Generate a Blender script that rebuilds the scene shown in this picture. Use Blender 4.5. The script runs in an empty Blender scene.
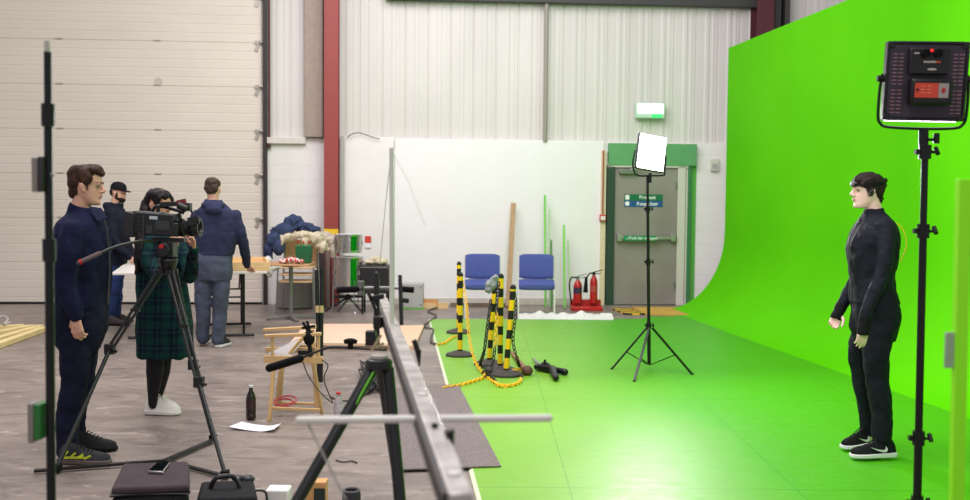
import bpy, bmesh, math, random
from math import sin, cos, pi, radians as R, sqrt
from mathutils import Vector as V, Matrix, noise, Euler
random.seed(7)
sc = bpy.context.scene
col = sc.collection
# ------------------------------------------------------------------ camera, world, lights, exposure
FPX = 1000.0; CAMZ = 1.55; PITCH = math.atan(50/FPX); ROLL = R(0.5)
CR = Matrix.Rotation(pi/2-PITCH, 3, 'X') @ Matrix.Rotation(ROLL, 3, 'Z')
cam = bpy.data.cameras.new('camera'); camo = bpy.data.objects.new('camera', cam); col.objects.link(camo)
camo.matrix_world = Matrix.Translation((0, 0, CAMZ)) @ CR.to_4x4()
cam.sensor_width = 36; cam.lens = 36*FPX/970; cam.clip_start = .05; cam.clip_end = 200
cam.dof.use_dof = True; cam.dof.focus_distance = 6.4; cam.dof.aperture_fstop = 3.2
sc.camera = camo
sc.view_settings.view_transform = 'Standard'; sc.view_settings.look = 'None'
sc.view_settings.exposure = 0.13; sc.view_settings.gamma = 1; sc.view_settings.use_curve_mapping = False
w = bpy.data.worlds.new('world'); sc.world = w; w.use_nodes = True
w.node_tree.nodes['Background'].inputs[0].default_value = (1.0, .96, 1.0, 1)
w.node_tree.nodes['Background'].inputs[1].default_value = .42
def area(name, loc, size, power, color=(1, 1, 1), target=None, sizey=None):
    l = bpy.data.lights.new(name, 'AREA'); l.energy = power; l.color = color
    l.shape = 'RECTANGLE'; l.size = size; l.size_y = sizey or size
    o = bpy.data.objects.new(name, l); col.objects.link(o); o.location = loc
    if target is not None:
        o.rotation_euler = (V(target)-V(loc)).to_track_quat('-Z', 'Y').to_euler()
    return o
area('high_bay_light', (-3.5, 9, 7.0), 3.0, 275, (1, .945, .95))
area('high_bay_light', (0.2, 10.6, 6.0), 3.5, 165, (1, .95, 1.03), target=(0.3, 14.6, 1.2))
area('high_bay_light', (-0.8, 5.2, 6.5), 3.0, 215, (1, .96, 1.0))
area('high_bay_light', (-1.0, 0.0, 6.5), 3.0, 130, (1, .96, 1.0))
area('cove_light', (1.2, 6.0, 5.2), 1.6, 85, (1, 1, .98), target=(4.0, 12.0, 2.2))
# ------------------------------------------------------------------ pixel <-> place
def ray(px, py): return CR @ V(((px-485)/FPX, -(py-250)/FPX, -1))
def P(px, py, Y):
    d = ray(px, py); return V((0, 0, CAMZ)) + d*(Y/d.y)
def G(px, py, z=0.0):
    d = ray(px, py); return V((0, 0, CAMZ)) + d*((z-CAMZ)/d.z)
WA = R(4.0); WM = Matrix.Translation((0, 14.8, 0)) @ Matrix.Rotation(WA, 4, 'Z'); WI = WM.inverted()
def WL(px, py, d=0.0):            # pixel -> (u, z) on the plane d metres in front of the back wall
    o = WI @ V((0, 0, CAMZ)); r = WI.to_3x3() @ ray(px, py)
    t = (-d-o.y)/r.y; q = o + r*t
    return q.x, q.z
# ------------------------------------------------------------------ materials
def lin(c):
    return tuple(((x/255)/12.92 if x/255 <= .04045 else ((x/255+.055)/1.055)**2.4) for x in c)+(1,)
MC = {}
def M(name, rgb, rough=.6, metal=0.0, var=0.0, scale=12.0, bump=0.0, bscale=60.0, emit=0.0, spec=.5, trans=0.0, coat=0.0, stretch=None):
    if name in MC: return MC[name]
    m = bpy.data.materials.new(name); m.use_nodes = True; nt = m.node_tree; n = nt.nodes; L = nt.links
    b = n['Principled BSDF']; b.inputs['Base Color'].default_value = lin(rgb)
    b.inputs['Roughness'].default_value = rough; b.inputs['Metallic'].default_value = metal
    b.inputs['Specular IOR Level'].default_value = spec
    b.inputs['Transmission Weight'].default_value = trans; b.inputs['Coat Weight'].default_value = coat
    if emit:
        b.inputs['Emission Color'].default_value = lin(rgb); b.inputs['Emission Strength'].default_value = emit
    tc = n.new('ShaderNodeTexCoord'); mp = n.new('ShaderNodeMapping'); L.new(tc.outputs['Object'], mp.inputs[0])
    if stretch: mp.inputs['Scale'].default_value = stretch
    if var:
        t = n.new('ShaderNodeTexNoise'); t.inputs['Scale'].default_value = scale; t.inputs['Detail'].default_value = 6
        L.new(mp.outputs[0], t.inputs[0])
        r = n.new('ShaderNodeValToRGB'); c = lin(rgb)
        r.color_ramp.elements[0].position = .3; r.color_ramp.elements[1].position = .7
        r.color_ramp.elements[0].color = tuple(max(0, x*(1-var)) for x in c[:3])+(1,)
        r.color_ramp.elements[1].color = tuple(min(1, x*(1+var)) for x in c[:3])+(1,)
        L.new(t.outputs[0], r.inputs[0]); L.new(r.outputs[0], b.inputs['Base Color'])
    if bump:
        t2 = n.new('ShaderNodeTexNoise'); t2.inputs['Scale'].default_value = bscale; t2.inputs['Detail'].default_value = 4
        L.new(mp.outputs[0], t2.inputs[0])
        bp = n.new('ShaderNodeBump'); bp.inputs['Strength'].default_value = bump; bp.inputs['Distance'].default_value = .01
        L.new(t2.outputs[0], bp.inputs['Height']); L.new(bp.outputs[0], b.inputs['Normal'])
    MC[name] = m; return m
class NT:                         # small helper for hand made node trees
    def __init__(s, name, rgb=(128, 128, 128), rough=.5, metal=0):
        s.m = bpy.data.materials.new(name); s.m.use_nodes = True; s.t = s.m.node_tree
        s.b = s.t.nodes['Principled BSDF']; s.b.inputs['Base Color'].default_value = lin(rgb)
        s.b.inputs['Roughness'].default_value = rough; s.b.inputs['Metallic'].default_value = metal
        s.tc = s.t.nodes.new('ShaderNodeTexCoord').outputs['Object']
    def put(s, sock, v):
        if isinstance(v, bpy.types.NodeSocket): s.t.links.new(v, sock)
        else: sock.default_value = v
    def math(s, op, a, b=0.0, c=None, clamp=False):
        n = s.t.nodes.new('ShaderNodeMath'); n.operation = op; n.use_clamp = clamp
        s.put(n.inputs[0], a); s.put(n.inputs[1], b)
        if c is not None: s.put(n.inputs[2], c)
        return n.outputs[0]
    def sep(s, v=None):
        n = s.t.nodes.new('ShaderNodeSeparateXYZ'); s.put(n.inputs[0], v or s.tc); return n.outputs
    def noise(s, scale, detail=5, stretch=(1, 1, 1), vec=None, dist=0.0, rough=.5, rot=0.0):
        mp = s.t.nodes.new('ShaderNodeMapping'); mp.inputs['Scale'].default_value = stretch
        mp.inputs['Rotation'].default_value = (0, 0, rot); s.put(mp.inputs[0], vec or s.tc)
        n = s.t.nodes.new('ShaderNodeTexNoise'); n.inputs['Scale'].default_value = scale; n.inputs['Detail'].default_value = detail
        n.inputs['Distortion'].default_value = dist; n.inputs['Roughness'].default_value = rough
        s.put(n.inputs[0], mp.outputs[0]); return n.outputs[0]
    def ramp(s, f, stops):
        n = s.t.nodes.new('ShaderNodeValToRGB'); s.put(n.inputs[0], f); e = n.color_ramp.elements
        while len(e) < len(stops): e.new(.5)
        for k, (p, c) in enumerate(stops): e[k].position = p; e[k].color = lin(c) if len(c) == 3 else c
        return n.outputs[0]
    def mix(s, f, a, b):
        n = s.t.nodes.new('ShaderNodeMix'); n.data_type = 'RGBA'; s.put(n.inputs[0], f)
        s.put(n.inputs[6], a if isinstance(a, bpy.types.NodeSocket) else lin(a)); s.put(n.inputs[7], b if isinstance(b, bpy.types.NodeSocket) else lin(b))
        return n.outputs[2]
    def color(s, v): s.put(s.b.inputs['Base Color'], v)
    def rough(s, v): s.put(s.b.inputs['Roughness'], v)
    def bump(s, h, strength=.3, dist=.01):
        n = s.t.nodes.new('ShaderNodeBump'); n.inputs['Strength'].default_value = strength; n.inputs['Distance'].default_value = dist
        s.put(n.inputs['Height'], h); s.put(s.b.inputs['Normal'], n.outputs[0])
BLACK = M('black_plastic', (24, 24, 26), .45, bump=.1)
BLKM = M('black_metal', (20, 20, 22), .35, .3, spec=.5)
DGREY = M('dark_grey', (60, 60, 64), .5)
CHROME = M('chrome', (200, 200, 205), .18, 1.0)
STEEL = M('steel', (150, 150, 150), .35, .9)
WHITEP = M('white_paint', (238, 233, 231), .6, var=.03, scale=3)
RED = M('red_paint', (190, 28, 24), .35)
YEL = M('yellow_plastic', (245, 205, 20), .4, var=.05)
PINE = M('pine_wood', (222, 186, 134), .6, var=.12, scale=6, stretch=(1, 1, 8))
PLY = M('plywood', (226, 190, 156), .55, var=.06, scale=3, stretch=(1, 6, 1))
NAVY = M('navy_cloth', (26, 30, 50), .85, var=.12, scale=9, bump=.3, bscale=120)
RUBBER = M('rubber', (18, 18, 18), .8)
# ------------------------------------------------------------------ mesh builder
def basis(d):
    d = V(d).normalized(); a = V((0, 0, 1)) if abs(d.z) < .9 else V((1, 0, 0))
    x = a.cross(d).normalized(); return x, d.cross(x), d
class MB:
    def __init__(s): s.b = bmesh.new(); s.mi = 0
    def face(s, vs):
        try: f = s.b.faces.new(vs); f.material_index = s.mi; return f
        except ValueError: return None
    def loft(s, rings, caps=True, closed=False):
        rr = [[s.b.verts.new(p) for p in r] for r in rings]; n = len(rr[0])
        for i in range(len(rr)-(0 if closed else 1)):
            a, c = rr[i], rr[(i+1) % len(rr)]
            for k in range(n): s.face((a[k], a[(k+1) % n], c[(k+1) % n], c[k]))
        if caps and not closed: s.face(rr[0][::-1]); s.face(rr[-1])
        return s
    def box(s, c, size, rot=None):
        c = V(c); hx, hy, hz = [q/2 for q in size]; m = rot or Matrix.Identity(3)
        p = [c + m @ V((x*hx, y*hy, z*hz)) for z in (-1, 1) for x, y in ((-1, -1), (1, -1), (1, 1), (-1, 1))]
        return s.loft([p[:4], p[4:]])
    def ab(s, a, b): return s.box([(p+q)/2 for p, q in zip(a, b)], [abs(q-p) for p, q in zip(a, b)])
    def bar(s, p, q, wx, wy=None, up=None):      # rectangular bar p->q
        p, q = V(p), V(q); x, y, z = basis(q-p); wy = wy or wx
        if up is not None:
            y = (V(up) - z*V(up).dot(z)).normalized(); x = y.cross(z)
        o = [x*a*wx/2+y*b*wy/2 for a, b in ((-1, -1), (1, -1), (1, 1), (-1, 1))]
        return s.loft([[p+k for k in o], [q+k for k in o]])
    def cyl(s, p, q, r, r2=None, n=16):
        p, q = V(p), V(q); x, y, z = basis(q-p); r2 = r if r2 is None else r2
        return s.loft([[p+(x*cos(2*pi*k/n)+y*sin(2*pi*k/n))*r for k in range(n)], [q+(x*cos(2*pi*k/n)+y*sin(2*pi*k/n))*r2 for k in range(n)]])
    def tube(s, pts, r, n=8, round_=False, smooth=0):
        pts = [V(p) for p in pts]; rs = list(r) if isinstance(r, (list, tuple)) else [r]*len(pts)
        if smooth and len(pts) > 2:
            q = []; qr = []
            for i in range(len(pts)-1):
                p0 = pts[max(i-1, 0)]; p1 = pts[i]; p2 = pts[i+1]; p3 = pts[min(i+2, len(pts)-1)]
                for k in range(smooth):
                    t = k/smooth
                    q.append(.5*((2*p1)+(-p0+p2)*t+(2*p0-5*p1+4*p2-p3)*t*t+(-p0+3*p1-3*p2+p3)*t**3)); qr.append(rs[i]*(1-t)+rs[i+1]*t)
            q.append(pts[-1]); qr.append(rs[-1]); pts, rs = q, qr
        rings = []; px = None
        for i, p in enumerate(pts):
            d = (pts[min(i+1, len(pts)-1)]-pts[max(i-1, 0)])
            if d.length < 1e-7: d = V((0, 0, 1))
            d.normalize()
            if px is None: x = basis(d)[0]
            else:
                x = px - d*px.dot(d)
                x = x.normalized() if x.length > 1e-5 else basis(d)[0]
            px = x; y = d.cross(x)
            def ring(c, rr): return [c+(x*cos(2*pi*k/n)+y*sin(2*pi*k/n))*rr for k in range(n)]
            if round_ and i == 0:
                for a in (75, 50, 25): rings.append(ring(p-d*rs[i]*sin(R(a)), rs[i]*cos(R(a))))
            rings.append(ring(p, rs[i]))
            if round_ and i == len(pts)-1:
                for a in (25, 50, 75): rings.append(ring(p+d*rs[i]*sin(R(a)), rs[i]*cos(R(a))))
        return s.loft(rings)
    def ell(s, c, r, rot=None, nu=20, nv=12):
        c = V(c); m = rot or Matrix.Identity(3)
        if not isinstance(r, (tuple, list)): r = (r, r, r)
        rings = []
        for j in range(nv+1):
            a = -pi/2 + pi*j/nv; a = max(min(a, pi/2-.08), -pi/2+.08)
            rings.append([c + m @ V((r[0]*cos(a)*cos(2*pi*k/nu), r[1]*cos(a)*sin(2*pi*k/nu), r[2]*sin(a))) for k in range(nu)])
        return s.loft(rings)
    def lathe(s, prof, c, n=24, axis=None):
        c = V(c); x, y, z = basis(axis or (0, 0, 1))
        return s.loft([[c+z*h+(x*cos(2*pi*k/n)+y*sin(2*pi*k/n))*max(r, .0004) for k in range(n)] for r, h in prof])
    def prism(s, pts, d):       # polygon (3-D points) extruded by vector d
        pts = [V(p) for p in pts]; d = V(d)
        return s.loft([pts, [p+d for p in pts]])
    def torus(s, c, R1, r, x=(1, 0, 0), y=(0, 1, 0), n=20, m=6, sx=1.0):
        c, x, y = V(c), V(x), V(y); z = x.cross(y).normalized(); rings = []
        for i in range(n):
            a = 2*pi*i/n; o = x*cos(a)*sx+y*sin(a)
            rings.append([c+o*R1+(o.normalized()*cos(2*pi*k/m)+z*sin(2*pi*k/m))*r for k in range(m)])
        return s.loft(rings, closed=True)
def obj(name, mb, mats, parent=None, local=False, bevel=0, smooth=35, mesh=None, xf=None):
    me = mesh
    if me is None:
        me = bpy.data.meshes.new(name)
        bmesh.ops.recalc_face_normals(mb.b, faces=mb.b.faces[:])
        mb.b.to_mesh(me); mb.b.free()
    if not isinstance(mats, (list, tuple)): mats = [mats]
    if len(me.materials) == 0:
        for m in mats: me.materials.append(m)
    if smooth:
        me.polygons.foreach_set('use_smooth', [True]*len(me.polygons)); me.set_sharp_from_angle(angle=R(smooth))
    o = bpy.data.objects.new(name, me); col.objects.link(o)
    if xf is not None: o.matrix_world = xf
    if parent is not None:
        if not local:
            root = parent; off = V(root.location)
            while root.parent: root = root.parent; off += root.location
            me.transform(Matrix.Translation(-off))
        o.parent = parent
    if bevel:
        b = o.modifiers.new('bevel', 'BEVEL'); b.width = bevel; b.segments = 2; b.limit_method = 'ANGLE'; b.angle_limit = R(40)
    return o
def own(o):                      # single-mesh thing built in world coordinates: origin to its base centre
    me = o.data; xs = [v.co for v in me.vertices]
    c = V(((min(v.x for v in xs)+max(v.x for v in xs))/2, (min(v.y for v in xs)+max(v.y for v in xs))/2, min(v.z for v in xs)))
    me.transform(Matrix.Translation(-c)); o.location = c; return o
def tag(o, label, cat, group=None, kind=None):
    o['label'] = label; o['category'] = cat
    if group: o['group'] = group
    if kind: o['kind'] = kind
    return o
def thing(name, label, cat, loc=(0, 0, 0), rz=0, group=None):
    o = bpy.data.objects.new(name, None); col.objects.link(o); o.location = loc; o.rotation_euler = (0, 0, rz)
    o.empty_display_size = .1
    return tag(o, label, cat, group)
def solo(name, mb, mat, label, cat, group=None, **k):
    return tag(own(obj(name, mb, mat, **k)), label, cat, group)
def struct(name, mb, mat, parent=None, **k):
    o = obj(name, mb, mat, parent, local=True, **k)
    if parent is None: o['kind'] = 'structure'
    return o
def copy_tree(o, parent=None):
    c = o.copy(); col.objects.link(c)
    if parent: c.parent = parent
    for ch in list(o.children): copy_tree(ch, c)
    return c
def fuse(mb, voxel=.008, sm=2, disp=0.0, dscale=9.0, stretch=(1, 1, 1), ridge=False):
    me = bpy.data.meshes.new('tmp'); bmesh.ops.recalc_face_normals(mb.b, faces=mb.b.faces[:]); mb.b.to_mesh(me); mb.b.free()
    o = bpy.data.objects.new('tmp', me); col.objects.link(o)
    r = o.modifiers.new('r', 'REMESH'); r.mode = 'VOXEL'; r.voxel_size = voxel
    if sm: s = o.modifiers.new('s', 'SMOOTH'); s.iterations = sm; s.factor = .6
    dg = bpy.context.evaluated_depsgraph_get(); dg.update()
    out = bpy.data.meshes.new_from_object(o.evaluated_get(dg)); bpy.data.objects.remove(o); bpy.data.meshes.remove(me)
    if disp:
        st = V(stretch)
        for v in out.vertices:
            q = V((v.co.x*st.x, v.co.y*st.y, v.co.z*st.z))*dscale
            f = noise.noise(q)+.5*noise.noise(q*2.3+V((3, 1, 7)))
            f = (abs(f)**.7)*(1 if f > 0 else -1)
            if ridge: f = .45-1.9*abs(noise.noise(q+V((0, 0, noise.noise(q*.7)*.8))))+.35*noise.noise(q*2.6)
            v.co += v.normal*disp*f
    return out
def text_mesh(body, size, depth=.001):
    c = bpy.data.curves.new('txt', 'FONT'); c.body = body; c.size = size; c.extrude = depth; c.align_x = 'CENTER'; c.align_y = 'CENTER'; c.offset = size*.012
    o = bpy.data.objects.new('txt', c); col.objects.link(o)
    dg = bpy.context.evaluated_depsgraph_get(); dg.update()
    me = bpy.data.meshes.new_from_object(o.evaluated_get(dg)); bpy.data.objects.remove(o)
    return me

# ================================================================== THE SETTING
# concrete floor
c = NT('worn_dark_floor', rough=.5)
f1 = c.noise(.9, 6, dist=.4); f2 = c.noise(5, 8, (1, 2.2, 1)); f3 = c.noise(3.0, 9, (.8, 2.4, 1), rough=.78, dist=.8)
base = c.ramp(f1, [(.3, (112, 101, 95)), (.7, (146, 133, 123))])
base = c.mix(c.ramp(f2, [(.35, (0, 0, 0)), (.75, (170, 170, 170))]), base, (164, 149, 142))
sc_ = c.ramp(f3, [(.56, (0, 0, 0)), (.63, (255, 255, 255))])
base = c.mix(c.math('MULTIPLY', sc_, .6), base, (196, 182, 172))
f4 = c.noise(1.5, 8, (.9, 1.7, 1), dist=1.6, rough=.72)
base = c.mix(c.math('MULTIPLY', c.ramp(f4, [(.48, (0, 0, 0)), (.64, (255, 255, 255))]), .6), base, (82, 73, 70))
c.color(base); c.rough(c.math('MULTIPLY_ADD', f2, .4, .22)); c.bump(f2, .12, .01)
c.b.inputs['Specular IOR Level'].default_value = .45
b = MB(); b.ab((-11, -1, -.1), (8, 17, 0)); struct('floor', b, c.m)
# green painted studio floor
g0 = G(430, 320); g1 = G(481, 500); dd = (g1-g0)
gA = g0; gB = g0 + dd*((3.0-g0.y)/dd.y)
CB = V((3.44, 14.35, 0)); CD = V((.13, -1, 0)).normalized(); CO = V((CD.y, -CD.x, 0))   # cove edge, run direction, side towards the room
if CO.x > 0: CO = -CO
CRAD = .88; CHG = 1.12; CTOP = 3.74; CL = 11.0
c = NT('green_floor_paint', (70, 190, 20), .35)
xyz = c.sep()
f1 = c.noise(1.2, 6, dist=.5); f2 = c.noise(7, 7, (1, 2, 1)); f3 = c.noise(3.1, 9, (1, 3, 1), rough=.8, dist=.5)
base = c.ramp(f1, [(.3, (112, 170, 40)), (.7, (128, 184, 52))])
base = c.mix(c.math('MULTIPLY', c.ramp(f3, [(.62, (0, 0, 0)), (.72, (255, 255, 255))]), .35), base, (140, 200, 80))
sheen_fade = c.math('MULTIPLY', c.math('ADD', c.math('MULTIPLY_ADD', xyz[0], .85, -.42), c.math('MULTIPLY', c.math('SUBTRACT', f1, .5), .8)), 1.0, clamp=True)  # paler left side is sheen painted into the colour, fading out rightwards
base = c.mix(sheen_fade, base, (72, 166, 0))
# board seams
sx = c.math('ABSOLUTE', c.math('SUBTRACT', c.math('FRACT', c.math('MULTIPLY_ADD', xyz[0], 1/1.22, .12)), .5))
sy = c.math('ABSOLUTE', c.math('SUBTRACT', c.math('FRACT', c.math('MULTIPLY_ADD', xyz[1], 1/2.44, .33)), .5))
seam = c.math('MAXIMUM', c.math('LESS_THAN', sx, .0035), c.math('LESS_THAN', sy, .0030))
base = c.mix(c.math('MULTIPLY', seam, .35), base, (30, 110, 10)); c.color(base)
c.rough(c.math('MULTIPLY_ADD', f2, .25, .33)); c.b.inputs['Specular IOR Level'].default_value = .42
GREENF = c.m
foot = lambda t: CB + CD*t + CO*CRAD
fA = foot(0); fB = foot(CL)
b = MB(); gtop = .012
yA = gA.y
t0 = (fA.y-yA)/(-CD.y)
gK = G(640, 319.8); poly = [gA, gK, G(652, 317.3), G(676, 317.3), V((fA.x, fA.y, 0)), V((fB.x, fB.y, 0)), gB]
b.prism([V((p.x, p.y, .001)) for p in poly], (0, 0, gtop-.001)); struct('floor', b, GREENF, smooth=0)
# tape edge of green floor
TAPE = M('pale_tape', (214, 226, 190), .5)
b = MB(); n_ = V((dd.y, -dd.x, 0)).normalized()
if n_.x > 0: n_ = -n_
b.prism([gA+V((0, 0, .0125)), gB+V((0, 0, .0125)), gB+n_*.022+V((0, 0, .001)), gA+n_*.022+V((0, 0, .001))], (0, 0, .0015)); struct('trim_1', b, TAPE)
# cove
c = NT('chroma_green', (64, 198, 8), .55)
f1 = c.noise(.8, 5); c.color(c.ramp(f1, [(.3, (84, 190, 0)), (.7, (92, 198, 2))])); c.rough(.6); c.b.inputs['Specular IOR Level'].default_value = .06
COVE = c.m
b = MB(); prof = []
for k in range(17):
    a = pi/2*k/16; prof.append((CRAD*(1-sin(a)), CHG*(1-cos(a))+gtop))
prof.append((0, CTOP))
back = [(-.05, CTOP)] + [(p[0]-.05*sin(pi/2*k/16) if 0 else p[0]-.05, p[1]-.0) for k, p in reversed(list(enumerate(prof[:-1]))) if p[1] > .06]
back.append((CRAD-.1, .0015))
ringp = prof + back
NL = 12
b.loft([[CB + CD*(CL*i/NL) + CO*x + V((0, 0, z)) for x, z in ringp] for i in range(NL+1)]); struct('wall_right', b, COVE, smooth=40)
# back wall: blockwork below, cladding above
def umin(px): return WL(px, 200)[0]
U0, U1 = umin(266), umin(900)
c = NT('white_blockwork', rough=.7); q = c.sep()
row = c.math('MULTIPLY', q[2], 1/.225); rf = c.math('FLOOR', row)
ux = c.math('MULTIPLY_ADD', rf, .5, c.math('MULTIPLY', q[0], 1/.45))
mort = c.math('MAXIMUM', c.math('LESS_THAN', c.math('FRACT', row), .045), c.math('LESS_THAN', c.math('FRACT', ux), .022))
f1 = c.noise(1.5, 6)
c.color(c.mix(c.math('MULTIPLY', mort, .18), c.ramp(f1, [(.3, (226, 223, 218)), (.7, (236, 233, 228))]), (180, 176, 170))); c.bump(c.math('SUBTRACT', 1.0, mort), .4, .004)
b = MB(); b.ab((U0, 0, 0), (U1, .25, 2.43)); struct('wall_back', b, c.m, xf=WM)
b = MB(); b.ab((U0, -.07, 2.34), (umin(306), 0, 2.43)); struct('trim_2', b, M('cream_ledge', (214, 206, 198), .6, var=.05), xf=WM, bevel=.005)
c = NT('cream_cladding', rough=.5); f1 = c.noise(1.2, 6, (1, 1, .3)); c.color(c.ramp(f1, [(.3, (208, 203, 198)), (.7, (222, 217, 212))]))
CLAD = c.m
b = MB(); per = .333; pts = []; u = U0
while u < U1+.4:
    pts += [(u, 0), (u+.008, .016), (u+.02, .016), (u+.03, 0), (u+.14, 0), (u+.16, -.008), (u+.20, -.008), (u+.22, 0), (u+.25, 0), (u+.262, -.004), (u+.285, -.004), (u+.297, 0)]; u += per
bot = [(p[0], p[1]+.05, 2.4) for p in pts]; topp = [(p[0], p[1]+.05, 5.6) for p in pts]
vb = [b.b.verts.new(p) for p in bot]; vt = [b.b.verts.new(p) for p in topp]
vb2 = [b.b.verts.new((p[0], .12, 2.4)) for p in bot]; vt2 = [b.b.verts.new((p[0], .12, 5.6)) for p in bot]
for k in range(len(vb)-1):
    b.face((vb[k], vb[k+1], vt[k+1], vt[k])); b.face((vb2[k+1], vb2[k], vt2[k], vt2[k+1]))
    b.face((vt[k], vt[k+1], vt2[k+1], vt2[k])); b.face((vb[k+1], vb[k], vb2[k], vb2[k+1]))
struct('wall_back', b, CLAD, xf=WM, smooth=0)
# purlin rail near the top of the picture
b = MB(); z0 = WL(650, 5, .1)[1]; b.ab((umin(385), -.12, z0), (umin(756), .02, z0+.16)); struct('trim_3', b, M('dark_steel', (62, 62, 60), .6), xf=WM, bevel=.004)
b = MB(); u = WL(546, 70, .06)[0]; b.cyl((u, -.05, 2.42), (u, -.05, 5.5), .032); struct('trim_4', b, M('grey_conduit', (150, 144, 132), .5), xf=WM)
# steel columns
DRED = M('oxide_red_paint', (150, 62, 58), .5, var=.06, scale=5)
def column(pa, pb, name, mat, z1=5.6, d=.3, yellow=None, z0=0):
    ua, ub = WL(pa, 120, d)[0], WL(pb, 120, d)[0]; b = MB(); t = .016
    b.ab((ua, -d, z0), (ub, -d+t, z1)); b.ab((ua, -t, z0), (ub, 0, z1)); um = (ua+ub)/2; b.ab((um-.006, -d+t, z0), (um+.006, -t, z1))
    if yellow:
        b.mi = 1; b.ab((ua-.003, -d-.003, yellow[0]), (ub+.003, -d+t+.002, yellow[1]))
    return struct(name, b, [mat, M('yellow_paint', (240, 196, 30), .5)], xf=WM)
zy = (WL(330, 247, .3)[1], WL(330, 229, .3)[1])
column(324, 338, 'trim_5', DRED, yellow=zy)
column(755, 772, 'trim_6', M('maroon_paint', (84, 34, 40), .5), z0=2.44)
b = MB(); b.ab((WL(305, 60, .06)[0], -.10, 2.44), (WL(323, 60, .06)[0], 0.04, 5.6)); struct('trim_7', b, M('taupe_steel', (158, 142, 128), .55, var=.08), xf=WM, bevel=.004)
b = MB(); b.ab((WL(773, 20, .06)[0], -.14, 2.44), (WL(779, 20, .06)[0], 0.04, 5.6)); b.ab((WL(783, 20, .06)[0], -.14, 2.44), (WL(788, 20, .06)[0], 0.04, 5.6)); struct('trim_8', b, M('dark_steel', (62, 62, 60), .6), xf=WM)
b = MB(); u = WL(269, 60, .06)[0]; b.cyl((u, -.05, WL(269, 147)[1]), (u, -.05, 5.5), .016); b.ell((u, -.05, WL(269, 147)[1]), .024); struct('trim_9', b, M('maroon_paint', (84, 34, 40), .5), xf=WM)
# white lining boards
zt = WL(470, 138, .05)[1]
ul, um, ur = WL(345, 200, .04)[0], WL(394, 200, .04)[0], WL(603, 200, .04)[0]
b = MB(); b.ab((ul, -.03, .06), (um, 0, zt+.0)); struct('wall_back', b, WHITEP, xf=WM, bevel=.003)
b = MB(); b.ab((um+.012, -.045, .06), (ur, 0, zt-.02)); struct('wall_back', b, M('white_board', (242, 238, 238), .5, var=.02, scale=2), xf=WM, bevel=.003)
b = MB(); b.ab((WL(340, 200, .04)[0], -.05, .0), (WL(343.5, 200, .04)[0], 0, zt)); b.ab((um, -.05, 0), (um+.012, 0, zt-.05)); struct('trim_10', b, M('pale_grey_batten', (190, 188, 186), .6), xf=WM)
b = MB(); b.ab((WL(395, 200, .04)[0], -.06, 0), (WL(600, 200, .04)[0], 0, .10)); struct('baseboard_back', b, M('cream_skirting', (206, 198, 188), .6, var=.08), xf=WM, bevel=.003)
# sectional door
c = NT('door_panel_cream', rough=.42); f1 = c.noise(1.1, 5, (.4, 1, 1)); c.color(c.ramp(f1, [(.3, (214, 203, 190)), (.7, (224, 214, 202))])); c.bump(c.noise(1.8, 3, (1, 1, 1)), .25, .03)
ud1 = WL(262, 150)[0]; ud0 = -9.2
sec = (WL(130, 130)[1]-WL(130, 175)[1]) if 0 else .635
zj = WL(130, 130)[1]            # a panel joint height
prof = []; zz = zj - 4*sec
while zz < .04: zz += sec
zstart = zz - sec
k0 = 0; z = zstart
while z < 5.7:
    prof += [(.010, z), (0, z+.008)]
    for j in range(1, 5):
        zc = z + sec*j/5; prof += [(0, zc-.010), (.0028, zc-.004), (.0028, zc+.004), (0, zc+.010)]
    prof += [(0, z+sec-.008), (.010, z+sec-.0001)]; z += sec
prof = [(d, max(q, .03)) for d, q in prof if q > -.3]
d1 = thing('door_1', 'x', 'x', (0, 0, 0)); del d1['label']; del d1['category']; d1['kind'] = 'structure'; d1.matrix_world = WM
b = MB(); A = [b.b.verts.new((ud0, d-.03, q)) for d, q in prof]; B = [b.b.verts.new((ud1, d-.03, q)) for d, q in prof]
A2 = [b.b.verts.new((ud0, .03, q)) for d, q in prof]; B2 = [b.b.verts.new((ud1, .03, q)) for d, q in prof]
for k in range(len(prof)-1):
    b.face((A[k], B[k], B[k+1], A[k+1])); b.face((A2[k+1], B2[k+1], B2[k], A2[k])); b.face((B[k], B2[k], B2[k+1], B[k+1]))
struct('panel', b, c.m, d1, smooth=0)
b = MB(); b.ab((ud0, -.035, 0.0), (ud1, .03, .032)); struct('rubber_seal', b, RUBBER, d1)
zz = zstart
for k in range(9):
    z = zj + (k-4)*sec
    if z < .2: continue
    h = MB(); h.ab((ud1-.09, -.06, z-.02), (ud1, -.032, z+.03)); h.cyl((ud1-.03, -.06, z+.01), (ud1+.03, -.06, z+.01), .022)
    h.prism([(ud1-.10, -.05, z-.10), (ud1-.06, -.05, z-.13), (ud1-.02, -.05, z-.02), (ud1-.06, -.05, z-.02)], (0, .018, 0)); struct('hinge', h, M('galvanised', (176, 168, 158), .4, .6), d1)
    for px in (60, 158):
        u = WL(px, 90)[0]; h = MB(); h.ab((u-.05, -.035, z+.0), (u+.05, -.028, z+.018)); struct('hinge', h, M('galvanised', (176, 168, 158), .4, .6), d1)
b = MB(); u = WL(159, 82)[0]; b.lathe([(.06, 0), (.06, .004), (.045, .005), (.045, .001)], (u, -.03, WL(159, 82)[1]), axis=(0, -1, 0)); struct('round_mark', b, M('pale_mark', (196, 186, 176), .5), d1)
b = MB(); ua = WL(263, 150, .08)[0]; b.ab((ua, -.10, 0), (ua+.055, .0, 5.6)); struct('trim_11', b, M('black_rail', (44, 36, 36), .5), xf=WM, bevel=.004)
b = MB(); ua = WL(262, 150, .0)[0]; b.ab((ua-.02, .0, 0), (U0, .12, 5.6)); struct('trim_12', b, WHITEP, xf=WM)
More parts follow.
